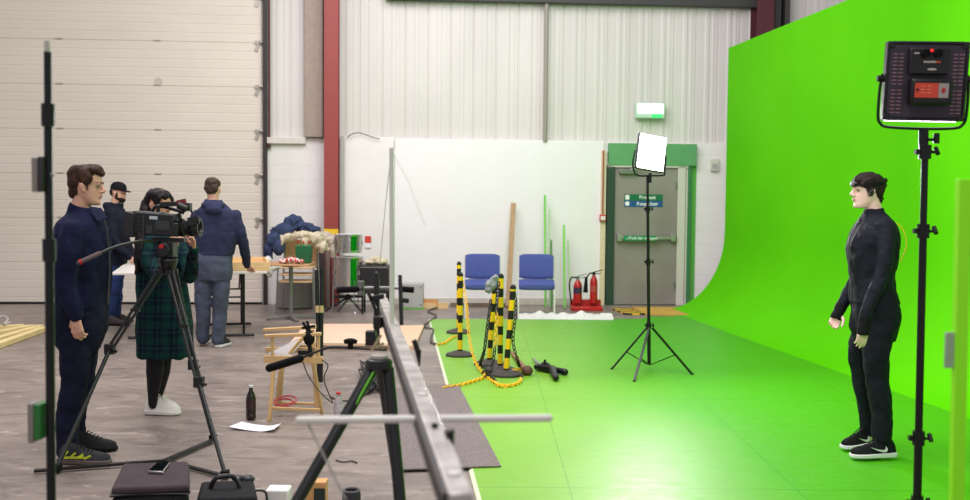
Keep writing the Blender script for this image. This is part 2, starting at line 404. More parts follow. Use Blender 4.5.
# fire door
GRN = M('green_paint', (58, 122, 76), .5, var=.08); FRM = M('frame_paint', (206, 204, 190), .5)
ds = bpy.data.objects.new('door_2', None); col.objects.link(ds); ds['kind'] = 'structure'; ds.matrix_world = WM
ua, ub = WL(614, 240, .05)[0], WL(676, 240, .05)[0]; zd = WL(645, 168, .05)[1]
c = NT('door_grey', rough=.5); f1 = c.noise(2, 6); c.color(c.ramp(f1, [(.3, (134, 127, 119)), (.7, (150, 143, 135))])); DOORG = c.m
b = MB(); b.ab((ua, -.06, .01), (ub, -.015, zd)); struct('leaf', b, DOORG, ds, bevel=.003)
b = MB(); uf = WL(606, 240, .05)[0]; b.ab((uf, -.09, 0), (ua-.004, 0, zd+.04)); struct('frame', b, M('dark_green_frame', (40, 66, 50), .5), ds, bevel=.003)
b = MB(); b.ab((ub+.004, -.09, 0), (ub+.12, 0, zd+.03)); b.ab((ub+.13, -.07, 0), (ub+.16, 0, zd+.03)); b.ab((uf, -.09, zd+.005), (ub+.16, 0, zd+.05)); struct('frame', b, FRM, ds, bevel=.003)
b = MB(); b.ab((ub+.16, -.075, 0), (ub+.21, 0, zd+.03)); struct('frame', b, GRN, ds)
zb = WL(645, 238, .09)[1]
b = MB(); b.ab((ua+.04, -.14, zb-.02), (ub-.04, -.10, zb+.025)); b.ab((ua+.03, -.15, zb-.05), (ua+.10, -.06, zb+.06)); b.ab((ub-.10, -.15, zb-.05), (ub-.03, -.06, zb+.06)); struct('push_bar', b, M('pale_metal', (176, 172, 166), .35, .7), ds, bevel=.006)
b = MB(); b.ab((ub-.02, -.085, zd-.3), (ub+.01, -.055, zd-.2)); b.ab((ub-.02, -.085, .25), (ub+.01, -.055, .35)); struct('hinge', b, STEEL, ds)
b = MB(); b.ab((ua+.05, -.13, zd-.09), (ua+.32, -.06, zd-.03)); b.bar((ua+.2, -.11, zd-.03), (ua+.42, -.16, zd+.0), .02); struct('door_closer', b, STEEL, ds, bevel=.004)
b = MB(); za, zc = WL(650, 165.5, .1)[1], WL(650, 143.5, .1)[1]; b.ab((WL(609, 150, .1)[0], -.10, za), (WL(697, 150, .1)[0], 0, zc)); struct('trim_13', b, M('green_lintel', (96, 160, 104), .5, var=.06), xf=WM, bevel=.004)
# green glow painted as a side strip next to door and diagonal
b = MB(); u5 = WL(697, 150, .02)[0]; b.prism([(u5-.1, -.012, 0.0), (u5+.0, -.012, 0.0), (u5+.0, -.012, 2.3), (u5-.1, -.012, 2.3)], (0, .012, 0)); struct('trim_14', b, M('green_glow_strip', (92, 176, 70), .5), xf=WM)
b = MB(); u0 = WL(602, 200, .06)[0]; b.ab((u0-.02, -.07, 0), (u0+.055, 0, 2.3)); struct('trim_15', b, M('cream_post', (222, 208, 172), .6, var=.06), xf=WM)

# ================================================================== SMALL FITTINGS ON THE BACK WALL
def wthing(name, label, cat, u, z, d): 
    t = thing(name, label, cat); t.matrix_world = WM @ Matrix.Translation((u, -d, z)); return t
def wp(name, mb, mat, t, **k): return obj(name, mb, mat, t, local=True, **k)
u, z = WL(650.5, 112, .1)
t = wthing('exit_sign', 'lit white and green emergency exit light box above the green lintel', 'exit sign', u, z, 0)
b = MB(); b.ab((-.22, -.09, -.09), (.22, -.0, .14)); wp('housing', b, M('exit_housing', (190, 220, 196), .5), t, bevel=.01)
b = MB(); b.ab((-.19, -.1, -.02), (.19, -.09, .12)); wp('diffuser', b, M('exit_diffuser', (236, 255, 240), .4, emit=2.2), t, bevel=.005)
b = MB(); b.ab((.02, -.101, -.085), (.17, -.09, -.03)); wp('green_panel', b, M('exit_green', (60, 200, 110), .4, emit=.8), t)
def sign(px, py, w, h, rgb, txts, label, icon=True, d=.062):
    u, z = WL(px, py, d); t = wthing('safety_sign', label, 'sign', u, z, d)
    k = len(rgb)
    for i, cc in enumerate(rgb):
        b = MB(); zz = h/2 - h*(i+1)/k; b.ab((-w/2, -.004, zz), (w/2, 0, zz+h/k-.004)); wp('plate', b, M('sign_%d_%d_%d' % cc, cc, .4), t)
        me = text_mesh(txts[i], h/k*.78); me.transform(Matrix.Translation((w*.1, -.006, zz+h/k/2-.002)) @ Matrix.Rotation(pi/2, 4, 'X'))
        me.materials.clear(); obj('lettering', None, M('sign_white', (240, 240, 240), .5), t, local=True, mesh=me, smooth=0)
        b = MB()
        if icon == 'tick':
            b.bar((-w/2+.03, -.007, zz+h*.42), (-w/2+.05, -.007, zz+h*.2), .012, .004); b.bar((-w/2+.05, -.007, zz+h*.2), (-w/2+.09, -.007, zz+h*.75), .012, .004)
        elif i == 0:
            b.ab((-w/2+.015, -.007, zz+.012), (-w/2+.075, -.004, zz+h/k-.016))
        else: b.lathe([(.034, 0), (.034, .003)], (-w/2+.045, -.004, zz+h/k/2), axis=(0, -1, 0))
        wp('pictogram', b, M('sign_white', (240, 240, 240), .5), t)
sign(643.5, 200.5, .58, .19, [(20, 110, 70), (36, 84, 140)], ['Fire exit', 'Keep clear'], 'green and blue sign reading Fire exit Keep clear on the grey door')
sign(640, 238, .49, .08, [(20, 140, 80)], ['Push bar to open'], 'small green sign reading Push bar to open on the grey door', icon='tick', d=.155)
u, z = WL(602.5, 218, .09)
t = wthing('fire_alarm_point', 'small red fire alarm call point with red conduit on a cream post', 'alarm', u, z, .075)
b = MB(); b.ab((-.045, -.05, -.05), (.045, 0, .05)); wp('housing', b, RED, t, bevel=.006)
b = MB(); b.ab((-.035, -.055, -.03), (.035, -.05, .03)); wp('glass_panel', b, M('alarm_glass', (235, 225, 220), .2), t)
b = MB(); b.cyl((0, -.02, .06), (0, -.02, 1.0), .010); wp('conduit', b, M('red_conduit', (160, 60, 54), .5), t)
u, z = WL(715, 165, .05); t = wthing('socket_box', 'small white electrical box on white wall beside the green backdrop', 'electrical box', u, z, 0)
b = MB(); b.ab((-.06, -.05, -.09), (.06, 0, .09)); wp('housing', b, FRM, t, bevel=.006)
b = MB(); b.ab((-.04, -.054, -.06), (.04, -.05, .02)); wp('cover', b, M('grey_cover', (168, 170, 166), .5), t)
u, z = WL(368, 243, .06); t = wthing('wall_notice', 'small red and white notice on white board beside the drums', 'sign', u, z, .05)
b = MB(); b.ab((-.045, -.004, -.07), (.045, 0, .0)); wp('white_half', b, M('sign_white', (240, 240, 240), .5), t)
b = MB(); b.ab((-.045, -.005, .0), (.045, 0, .10)); wp('red_half', b, M('sign_red', (214, 60, 54), .5), t)
b = MB(); pts = [WL(p, q, .08) for p, q in ((347, 138), (352, 134), (360, 133), (372, 137), (380, 139))]
b.tube([(p[0], -.08, p[1]) for p in pts], .006, smooth=5)
o = obj('cable', b, BLACK, xf=WM); tag(o, 'thin black cable arching over the top of the white boards', 'cable')

# ================================================================== LONG THINGS LEANING ON THE WHITE WALL
def pole(name, p0, p1, Y0, Y1, wd, mat, label, cat, dp=None):
    b = MB(); a = P(p0[0], p0[1], Y0); a.z = max(a.z, .014); q = P(p1[0], p1[1], Y1); b.bar(a, q, dp or wd, wd)
    return solo(name, b, mat, label, cat, bevel=.002)
GPOLE = M('green_pole_paint', (110, 196, 60), .5)
GD = M('dark_green_pole', (70, 120, 50), .5)
pole('wooden_plank', (508, 306), (513.5, 203), 14.25, 14.68, .075, M('brown_wood', (176, 142, 104), .6, var=.1), 'brown wooden plank leaning on the white wall between the blue chairs', 'plank', .02)
pole('green_pole', (545.5, 308), (545, 195), 14.35, 14.7, .03, GPOLE, 'bright green pole with the highest top, leaning behind right blue chair', 'pole')
pole('green_pole', (550, 308), (549.5, 209), 14.35, 14.7, .022, M('pale_green', (164, 200, 140), .5), 'pale green thin pole second tallest, behind right blue chair', 'pole')
pole('green_pole', (552, 308), (551, 240), 14.2, 14.6, .035, GD, 'short dark green pole with black tip behind right blue chair', 'pole')
pole('green_pole', (564.5, 311), (564, 225), 14.3, 14.68, .03, GPOLE, 'bright green pole leaning between right blue chair and extinguishers', 'pole')
pole('green_pole', (571, 310), (568, 241), 14.4, 14.7, .022, M('pale_green', (164, 200, 140), .5), 'pale olive pole closest to the fire extinguishers', 'pole')

# ================================================================== BLUE CHAIRS
BLUE = M('blue_upholstery', (70, 82, 148), .85, var=.06, scale=20, bump=.2, bscale=200)
def blue_chair(loc, rz, label):
    t = thing('blue_chair', label, 'chair', loc, rz, None); Wf = M('white_chair_frame', (222, 220, 214), .35)
    def slab(c0, sx, sy, sz, tilt, curve=0):
        b = MB(); rings = []
        for i in range(9):
            x = -1+2*i/8; k = 1-.12*abs(x)**6; rr = []
            for j in range(20):
                a = 2*pi*j/20; ca, sa = cos(a), sin(a)
                yy = (abs(ca)**.35)*(1 if ca > 0 else -1)*sy/2*k; zz = (abs(sa)**.6)*(1 if sa > 0 else -1)*sz/2*k
                rr.append(V((x*sx/2, yy, zz)) + V((0, 0, 0)))
            rings.append([Matrix.Rotation(tilt, 3, 'X') @ (p+V((0, 0, curve*x*x))) + V(c0) for p in rr])
        b.loft(rings); return b
    obj('seat', slab((0, -.02, .435), .47, .46, .11, R(3)), BLUE, t, local=True)
    obj('backrest', slab((0, .22, .66), .46, .34, .07, R(80), .0), BLUE, t, local=True)
    for s in (-1, 1):
        b = MB(); b.tube([(s*.235, -.22, .0), (s*.235, -.20, .40), (s*.235, .10, .42), (s*.235, .2, .45), (s*.235, .24, .80)], .011, smooth=4); obj('side_frame', b, Wf, t, local=True)
        b = MB(); b.tube([(s*.235, -.15, .40), (s*.235, .26, .0)], .011); obj('leg', b, Wf, t, local=True)
    b = MB(); b.cyl((-.235, -.12, .395), (.235, -.12, .395), .01); b.cyl((-.235, .12, .42), (.235, .12, .42), .01); obj('crossbar', b, Wf, t, local=True)
blue_chair(G(482.5, 317), R(2), 'blue padded chair behind the yellow posts, left of the leaning brown plank')
blue_chair(G(536, 317), R(-2), 'blue padded chair to the right of the leaning brown plank')

# ================================================================== FIRE EXTINGUISHERS
base = G(587, 311)
b = MB(); b.box(base+V((0, .1, .03)), (.44, .24, .06)); b.box(base+V((0, .22, .07)), (.44, .02, .14))
tb = solo('extinguisher_stand', b, RED, 'red floor stand holding two fire extinguishers by the fire door', 'stand', bevel=.01)
def extinguisher(loc, h, label, co2):
    t = thing('fire_extinguisher', label, 'fire extinguisher', loc)
    b = MB(); k_ = .78 if not co2 else .68; b.lathe([(.06*k_, 0), (.078*k_, .01), (.08*k_, .03), (.08*k_, h-.10), (.07*k_, h-.06), (.04*k_, h-.02), (.022, h)], (0, 0, 0)); obj('cylinder', b, M('extinguisher_red', (178, 24, 26), .3), t, local=True)
    b = MB(); b.lathe([(.081*k_, 0), (.081*k_, .09)], (0, 0, h*.42)); obj('label_band', b, M('ext_label' + str(co2), (66, 40, 70) if not co2 else (176, 70, 66), .4), t, local=True)
    b = MB(); b.cyl((0, 0, h), (0, 0, h+.05), .02); b.bar((-.02, 0, h+.04), (.12, 0, h+.08), .025, .012); b.bar((-.02, 0, h+.02), (.1, 0, h+.03), .02, .012); obj('valve_lever', b, BLKM if co2 else STEEL, t, local=True)
    b = MB()
    if co2: b.tube([(0, 0, h+.02), (-.06, -.02, h+.03), (-.11, -.03, h-.04)], .010, smooth=5); b.cyl((-.11, -.03, h-.02), (-.12, -.03, h-.24), .018, .035)
    else: b.tube([(0, 0, h+.02), (-.09, -.02, h+.03), (-.12, -.03, h-.08), (-.10, -.02, h-.26), (-.09, -.02, h-.36)], .011, smooth=5)
    obj('hose', b, RUBBER, t, local=True)
extinguisher(P(577.5, 303.5, base.y+.1), .34, 'red fire extinguisher with black side hose, left of the pair on the stand', 0)
extinguisher(P(593.5, 303.5, base.y+.1), .40, 'taller red fire extinguisher with black horn, right of the pair on the stand', 1)

# ================================================================== DOOR MAT BOARDS AND PLASTIC SHEET
hz = NT('hazard_stripes', rough=.5); q = hz.sep()
hz.color(hz.mix(hz.math('LESS_THAN', hz.math('FRACT', hz.math('MULTIPLY', hz.math('ADD', q[0], q[1]), 4.5)), .5), (238, 190, 40), (40, 36, 30)))
b = MB(); b.prism([G(612, 309.5)+V((0, 0, .002)), G(625, 315)+V((0, 0, .002)), G(645, 315)+V((0, 0, .002)), G(630, 309.5)+V((0, 0, .002))], (0, 0, .02)); solo('hazard_board', b, hz.m, 'yellow and black striped board on the floor at the fire door', 'board')
b = MB(); b.prism([p+V((0, 0, .003)) for p in (G(632, 308.5), G(646, 315.5), G(694, 316.5), G(680, 308.5))], (0, 0, .02)); solo('door_mat', b, M('ochre_board', (206, 160, 70), .6, var=.12, scale=4), 'ochre plywood mat on the floor in front of the fire door', 'mat')
b = MB(); rows = []
for i in range(60):
    px = 518 + 94*i/59; rows.append([P(px, 318.8, 13.05)+V((0, (j-3)*.06, 0))*1 for j in range(7)])
rings = []
for i, r in enumerate(rows):
    tp = [V((p.x, p.y, .016+.10*(1-abs(j-3)/3.2)*(.5+.7*abs(noise.noise(p*9))))) for j, p in enumerate(r)]
    bt = [V((p.x, p.y, .0135)) for p in reversed(r)]
    rings.append(tp+bt)
b.loft(rings); o = solo('plastic_sheet', b, M('clear_crumple', (226, 224, 218), .3, bump=.5, bscale=60), 'crumpled white plastic sheet strip along the edge of the green floor', 'plastic sheet')
b = MB()
for i, r in enumerate([(425, 303, 452, .05), (424, 300, 446, .06)]):
    a = P(r[0], r[1], 14.1-.0); q = P(r[2], r[1]+.5, 14.1); 
b.bar((P(423, 303, 14.2).x, 14.2, .03), (P(448, 303, 14.2).x, 14.22, .03), .06, .10); solo('timber_offcut', b, PINE, 'pale timber offcut lying against the wall right of grey case', 'timber')
b = MB(); b.bar((P(423, 303, 14.2).x, 14.22, .085), (P(438, 303, 14.2).x, 14.2, .085), .045, .09); solo('timber_offcut', b, M('orange_wood', (208, 150, 96), .6, var=.1), 'orange short timber offcut resting on the pale one', 'timber')
b = MB(); b.bar((P(450, 303, 14.3).x, 14.4, .03), (P(512, 303, 14.3).x, 14.45, .03), .05, .06); solo('timber_offcut', b, M('grey_wood', (120, 104, 92), .6, var=.1), 'long dark timber length on floor behind the blue chairs', 'timber')

# ================================================================== LIGHT STANDS
def light_stand(name, label, base, poletop, rad, legs, collar_z, clamps, hub_z, knob=True):
    t = thing(name, label, 'light stand', (base.x, base.y, 0))
    b = MB(); zs = [hub_z, .75, 1.45, poletop.z]; r = rad
    bx = V((base.x, base.y, hub_z)); top = poletop; d = top-bx
    zz = [hub_z] + [c for c in clamps if c > hub_z+.1 and c < top.z] + [top.z]
    for i in range(len(zz)-1):
        p = bx + d*((zz[i]-hub_z)/d.z); q = bx + d*((zz[i+1]-hub_z)/d.z); s_ = MB(); s_.cyl(p, q, r); obj('pole_section', s_, BLKM, t); r *= .90
    for c in clamps:
        p = bx + d*((c-hub_z)/d.z); s_ = MB(); s_.cyl(p-V((0, 0, .028)), p+V((0, 0, .028)), rad*1.3); k = s_
        if knob: k.cyl(p, p+V((rad*2.2, -rad*.6, 0)), rad*.35); k.cyl(p+V((rad*2.3, -rad*.6-.01, -.008)), p+V((rad*2.3, -rad*.6+.012, .016)), rad*.5); k.box(p+V((-rad*1.7, 0, 0)), (rad*.9, rad*1.0, .02))
        obj('clamp', s_, BLKM, t)
    for lg in legs:
        s_ = MB(); a = V((bx.x, bx.y, collar_z)); dirv = (V(lg)-V((bx.x, bx.y, 0))); dirv.z = 0; dn = dirv.normalized()
        a2 = a + dn*rad*1.5; e = V((lg[0], lg[1], .012)); s_.bar(a2, e, rad*1.15, rad*.9); s_.ell(e+V((0, 0, .002)), rad*.8, nu=10, nv=6); lo = obj('leg', s_, BLKM, t)
        s_ = MB(); m = a2.lerp(e, .58); s_.bar(m, V((bx.x, bx.y, hub_z))+dn*rad, rad*.8, rad*.5); obj('brace', s_, BLKM, t)
    return t
# lit panel in the middle
bs = G(649, 371); bs.z = 0
Lg = [G(611.5, 370.5), G(692.5, 376), G(634, 383)]
light_stand('light_stand', 'thin black tripod stand holding the glowing panel in front of the fire door', bs, P(647.5, 176, bs.y), .017, Lg, .40, [.42, 1.0, 1.48], .06)
pc = P(650.5, 153, bs.y)
t = thing('led_panel_light', 'glowing white LED panel light tilted on its stand above the fire door sign', 'light', pc - V((0, 0, .2)))
rot = Euler((R(-8), R(9), R(12))).to_matrix()
b = MB(); b.box(pc, (.27, .05, .33), rot); obj('housing', b, DGREY, t, bevel=.012)
b = MB(); b.box(pc+rot @ V((0, -.028, 0)), (.25, .008, .31), rot); obj('diffuser', b, M('panel_glow', (255, 246, 255), .5, emit=14), t)
b = MB(); b.tube([pc+rot @ V((-.15, 0, 0)), pc+rot @ V((-.155, 0, -.14)), pc+V((-.12, 0, -.2)), pc+V((.0, 0, -.205)), pc+V((.12, 0, -.2)), pc+rot @ V((.155, 0, -.14)), pc+rot @ V((.15, 0, 0))], .008, smooth=3)
b.cyl(pc+V((0, 0, -.27)), pc+V((0, 0, -.18)), .015); obj('yoke', b, BLKM, t)
l = area('panel_lamp', pc+rot @ V((0, -.05, 0)), .25, 72, (1, .97, 1), target=pc+rot @ V((0, -2, -.15)), sizey=.31)
# near panel at the right
Yp = 4.0
bs = P(919.5, 440, Yp); bs.z = 0
tp = P(925.5, 128, Yp)
light_stand('light_stand', 'thick black light stand in the right foreground beside the woman in black', bs, tp, .0185, [bs+V((.45, -.2, 0)), bs+V((-.33, -.3, 0)), bs+V((-.05, .5, 0))], .32, [.34, P(920, 438, Yp).z, P(922, 231, Yp).z, P(925, 152, Yp).z, ], .08)
pc = P(924.5, 81.5, Yp)
t = thing('led_panel_light', 'square black LED panel light seen from behind with red battery label', 'light', pc - V((0, 0, .25)))
rot = Euler((R(5), R(1.2), R(-7))).to_matrix() @ Matrix.Scale(.91, 3)
def pb(b, c_, s_, **k): b.box(pc+rot @ V(c_), s_, rot); return b
b = MB(); pb(b, (0, 0, 0), (.325, .04, .325)); obj('housing', b, M('panel_shell', (56, 50, 62), .5, var=.1), t, bevel=.008)
b = MB()
for sx_ in (-1, 1):
    for sz_ in (-1, 1): pb(b, (sx_*.155, 0, sz_*.155), (.03, .05, .03))
pb(b, (0, 0, .165), (.3, .05, .012)); pb(b, (0, 0, -.165), (.3, .05, .012)); pb(b, (.165, 0, 0), (.012, .05, .3)); pb(b, (-.165, 0, 0), (.012, .05, .3)); obj('edge_frame', b, BLACK, t, bevel=.003)
b = MB(); SL = M('slot_glow', (170, 120, 130), .5)
b.b.free()
for sx_ in (-.12, .13):
    for n0, z0_ in ((9, .115), (7, -.04)):
        for j in range(2):
            b = MB()
            for i in range(n0): pb(b, (sx_-.014+.026*j, -.0215, z0_-.016*i), (.019, .002, .004))
            obj('vent_slots', b, SL, t)
b = MB(); pb(b, (.0, -.035, .085), (.165, .03, .115)); cb = obj('control_box', b, BLACK, t, bevel=.006)
b = MB(); b.cyl(pc+rot @ V((-.02, -.05, .118)), pc+rot @ V((-.02, -.07, .118)), .016); obj('dial', b, RUBBER, t)
b = MB(); b.cyl(pc+rot @ V((.03, -.05, .118)), pc+rot @ V((.03, -.07, .118)), .016); obj('dial', b, RUBBER, t)
b = MB(); b.cyl(pc+rot @ V((.005, -.05, .13)), pc+rot @ V((.005, -.055, .13)), .006); obj('led_indicator', b, M('led_red', (230, 30, 30), .4, emit=1.5), t)
b = MB(); pb(b, (-.055, -.051, .118), (.022, .002, .006)); pb(b, (.0, -.051, .082), (.05, .002, .008)); b.ell(pc+rot @ V((.012, -.051, .05)), (.02, .002, .005), rot); obj('marking', b, M('pale_mark2', (200, 190, 180), .5), t)
b = MB(); pb(b, (.035, -.051, .082), (.02, .0025, .008)); obj('marking', b, M('orange_mark', (220, 90, 40), .5), t)
b = MB(); pb(b, (.012, -.05, -.045), (.175, .06, .115)); bt = obj('battery', b, M('battery_black', (16, 15, 17), .4), t, bevel=.012)
b = MB(); pb(b, (-.013, -.081, -.04), (.095, .003, .062)); obj('red_sticker', b, M('sticker_red', (226, 74, 50), .4), bt)
b = MB(); pb(b, (.057, -.081, -.04), (.042, .003, .062)); obj('grey_sticker', b, M('sticker_grey', (172, 160, 156), .4), bt)
b = MB(); pb(b, (-.05, -.083, -.038), (.012, .002, .01)); obj('marking', b, BLACK, bt)
for i in range(3):
    for j in range(2): b = MB(); pb(b, (-.028+.026*j, -.083, -.022-.014*i), (.016, .002, .004)); obj('marking', b, M('sticker_text', (236, 150, 120), .5), bt)
b = MB(); b.ell(pc+rot @ V((.057, -.083, -.04)), (.008, .0015, .012), rot); obj('marking', b, RED, bt)
b = MB(); pb(b, (.0, .025, -.006), (.30, .012, .336)); obj('diffuser', b, M('panel_glow2', (250, 236, 255), .5, emit=6), t)
b = MB(); yk = [(-.178, 0, .03), (-.185, 0, -.03), (-.185, -.0, -.15), (-.172, 0, -.185), (-.14, 0, -.20), (0, 0, -.205), (.14, 0, -.20), (.172, 0, -.185), (.185, 0, -.15), (.185, 0, -.03), (.178, 0, .03)]
b.tube([pc+rot @ V(p) for p in yk], .006, smooth=3); b.cyl(pc+rot @ V((-.2, 0, .01)), pc+rot @ V((-.16, 0, .01)), .013); b.cyl(pc+rot @ V((.2, 0, .01)), pc+rot @ V((.16, 0, .01)), .013); b.cyl(pc+V((0, 0, -.25)), pc+V((0, 0, -.19)), .016); b.cyl(pc+V((0, 0, -.23)), pc+V((.05, -.01, -.23)), .006); b.cyl(pc+V((.05, -.01, -.245)), pc+V((.05, -.01, -.205)), .012); obj('yoke', b, BLKM, t)
area('panel_lamp', pc+rot @ V((0, .06, 0)), .3, 20, (1, .98, 1), target=pc+V((-.1, 2, -.4)))
# left foreground stand
Yl = 2.5; bs = P(50, 500, Yl); bs.z = 0
t = light_stand('light_stand', 'slim black stand pole in the left foreground with two clamped plates', bs, P(47.5, 52, Yl), .0125, [bs+V((.4, .1, 0)), bs+V((-.3, .3, 0)), bs+V((-.1, -.4, 0))], .35, [.37, P(49, 250, Yl).z, P(48.4, 115, Yl).z], .08, knob=False)
b = MB(); p = P(47.3, 52, Yl); b.cyl(p, P(47, 41, Yl), .007); obj('spigot', b, M('pale_spigot', (190, 186, 176), .4, .5), t)
for (px, py, w_, h_, mt, nm, tx) in ((39.5, 175, 6, 34, M('grey_plate', (128, 122, 114), .5), 'clamp_plate', 0), (45, 174, 5, 34, M('dark_plate', (46, 42, 42), .5), 'clamp_plate', 0), (35.5, 421, 6, 40, M('grey_plate', (128, 122, 114), .5), 'clamp_plate', 0), (42, 420, 7, 36, M('green_plate', (34, 110, 44), .5), 'clamp_plate', 0)):
    b = MB(); c0 = P(px, py, Yl); b.box(c0, (w_*Yl/1000, .06, h_*Yl/1000)); obj(nm, b, mt, t, bevel=.003)
for py in (175, 421): b = MB(); b.cyl(P(37, py, Yl), P(51, py, Yl), .005); b.ell(P(51.5, py, Yl), .006); obj('bolt', b, STEEL, t)

# ================================================================== STRIPED POSTS AND CHAINS
st = NT('striped_post', rough=.4); q = st.sep()
st.color(st.mix(st.math('LESS_THAN', st.math('FRACT', st.math('MULTIPLY', q[2], 1/.17)), .46), (250, 208, 20), (22, 22, 22)))
def post(px0, py0, Y, px1=None, py1=None, label='', h=.80, off=0):
    f = G(px0, py0); t = thing('barrier_post', label, 'barrier post', (f.x, f.y, 0))
    zt0 = .0135
    top = V((0, 0, h)) if px1 is None else (P(px1, py1, f.y)-V((f.x, f.y, 0)))
    b = MB(); bp = [(.15*cos(a), .15*sin(a)*.9, 0) for a in [2*pi*k/8+pi/8 for k in range(8)]]
    b.loft([[V(p)+V((0, 0, zt0)) for p in bp], [V(p)+V((0, 0, zt0+.018)) for p in bp], [V(p)*.35+V((0, 0, zt0+.05)) for p in bp]]); obj('base', b, M('grey_rubber', (62, 58, 56), .6), t, local=True)
    b = MB(); b.cyl(V((0, 0, .05)), top, .025, n=16); obj('post', b, st.m, t, local=True)
    b = MB(); d = top.normalized(); b.cyl(top, top+d*.02, .027); b.ell(top+d*.02, .022, nu=12, nv=8); obj('cap', b, BLACK, t, local=True)
post(458.5, 334, 0, label='yellow and black striped barrier post standing farthest back at left')
post(460, 357, 0, label='yellow and black striped barrier post in front of another, left of the cluster')
post(500, 372, 0, 501, 278, label='upright tallest striped barrier post in the middle of the cluster')
post(506, 377, 0, 513, 289, label='striped barrier post leaning right at the front of the cluster')
post(489, 366, 0, 494.5, 290, label='striped barrier post at the left rear of the cluster under the grey bag')
def chain(pts, label, mats, step=.034, r=.0045):
    b = MB(); q = [V(p) for p in pts]; L = 0; path = []
    for i in range(len(q)-1):
        p0 = q[max(i-1, 0)]; p1 = q[i]; p2 = q[i+1]; p3 = q[min(i+2, len(q)-1)]
        for k in range(24):
            t_ = k/24; path.append(.5*((2*p1)+(-p0+p2)*t_+(2*p0-5*p1+4*p2-p3)*t_*t_+(-p0+3*p1-3*p2+p3)*t_**3))
    path.append(q[-1]); acc = 0; k = 0; last = path[0]
    for i in range(1, len(path)):
        acc += (path[i]-path[i-1]).length
        if acc >= step:
            acc = 0; d = (path[i]-last).normalized(); x, y, z = basis(d)
            a = pi/4 if k % 2 else -pi/4; side = x*cos(a)+y*sin(a); b.mi = (k//8) % len(mats)
            b.torus((path[i]+last)/2, .014, r, side, d*1.7, n=10, m=5); last = path[i]; k += 1
    return solo('plastic_chain', b, mats, label, 'chain')
Yc = 9.9
z1 = lambda p: V((p.x, p.y, .026))
YM, BM = M('yellow_chain', (250, 196, 30), .4), M('black_chain', (30, 28, 26), .4)
c1 = [P(461, 276, 9.9), P(466, 300, 9.7), P(469, 335, 9.4), P(474, 358, 9.1), z1(G(482, 375)), z1(G(497, 387)), z1(G(512, 388))]
chain(c1, 'yellow plastic chain hanging from the left post down to the green floor', [YM])
chain([z1(G(443, 391)), z1(G(460, 388)), z1(G(477, 383)), z1(G(490, 379)), z1(G(500, 389)), z1(G(518, 386)), z1(G(521, 378)), z1(G(512, 372)), z1(G(530, 374))], 'yellow and black plastic chain trailing on the green floor around the cluster', [YM, YM, BM], r=.006)
chain([z1(G(437, 347)), z1(G(445, 345)), z1(G(452, 340)), z1(G(458, 338))], 'short yellow chain length on green floor by the rear left post', [YM])
chain([P(499, 282, 8.85), P(497, 300, 8.75), P(496, 330, 8.72), P(494, 355, 8.75), z1(G(490, 377)), z1(G(484, 379))], 'black and yellow chain wound down the left side of cluster posts', [BM, YM], r=.006)
chain([P(514, 288, 8.75), P(516, 310, 8.7), P(513, 340, 8.68), P(517, 358, 8.7), z1(G(520, 370))], 'black chain hanging on the right side of the leaning cluster post', [BM], r=.005)
chain([P(491, 300, 8.9), P(487, 330, 8.8), P(484, 352, 8.8), z1(G(480, 368)), z1(G(487, 372)), z1(G(483, 376)), z1(G(495, 375))], 'dark chain heap piled at the foot of the cluster posts', [BM], r=.007)
chain([z1(G(440, 346))-V((0, 0, .012)), z1(G(431, 343))-V((0, 0, .012)), z1(G(433, 331))-V((0, 0, .012)), z1(G(424, 327))-V((0, 0, .012)), z1(G(436, 317))-V((0, 0, .012)), z1(G(428, 312))-V((0, 0, .012)), z1(G(446, 306))-V((0, 0, .012))], 'grey metal chain snaking over dark floor left of the green boards', [M('grey_chain', (110, 104, 100), .4, .5)])
b = MB(); c0 = P(491.5, 284, 8.8)
b.ell(c0, (.045, .03, .085), Euler((0, R(28), 0)).to_matrix()); b.ell(c0+V((.03, 0, .05)), (.035, .03, .035)); b.ell(c0+V((-.03, -.01, -.04)), (.03, .025, .05))
me = fuse(b, .007, 1, .012, 22); o = own(obj('grey_bag', None, M('silver_grey_cloth', (140, 146, 146), .5, var=.2, scale=20), mesh=me)); tag(o, 'crumpled grey plastic bag hung on top of the striped post cluster', 'bag')
# mallet and clamp on the green floor
b = MB(); a = G(512, 356); e = G(526, 376); a.z = .035; e.z = .045; t = thing('mallet', 'brown wooden stick with a round knob end on the green floor', 'mallet', (e.x, e.y, .013))
b.tube([a, a.lerp(e, .5), e], [.018, .022, .028], n=12, round_=True); obj('handle', b, M('mallet_wood', (150, 110, 80), .6, var=.15), t)
b = MB(); b.ell(e+V((0.01, -.03, .008)), (.05, .05, .045)); obj('knob', b, M('mallet_knob', (96, 62, 48), .6, var=.2), t)
a = G(533, 363); m = G(545, 373); e = G(556, 383); t = thing('grip_clamp', 'black metal grip clamp with silver rod lying beyond the wooden mallet', 'clamp', (m.x, m.y, .013))
b = MB(); b.tube([V((a.x, a.y, .04)), V((m.x, m.y, .045))], .012, n=10); obj('rod', b, CHROME, t)
b = MB(); b.tube([V((m.x-.05, m.y, .05)), V((m.x+.06, m.y-.1, .05)), V((e.x, e.y, .045))], [.03, .038, .026], n=10, round_=True); obj('arm', b, BLKM, t)
b = MB(); q_ = G(565, 377); b.tube([V((m.x+.03, m.y-.03, .05)), V((q_.x, q_.y, .045))], [.02, .03], n=10, round_=True); obj('arm', b, BLKM, t)
b = MB(); b.torus(V((m.x, m.y, .055)), .045, .014, x=(1, 0, 0), y=(0, .8, .6)); b.ell(V((m.x-.06, m.y+.05, .045)), (.04, .03, .03)); b.cyl(V((m.x-.02, m.y-.02, .03)), V((m.x+.0, m.y, .12)), .012); obj('jaw', b, BLKM, t)

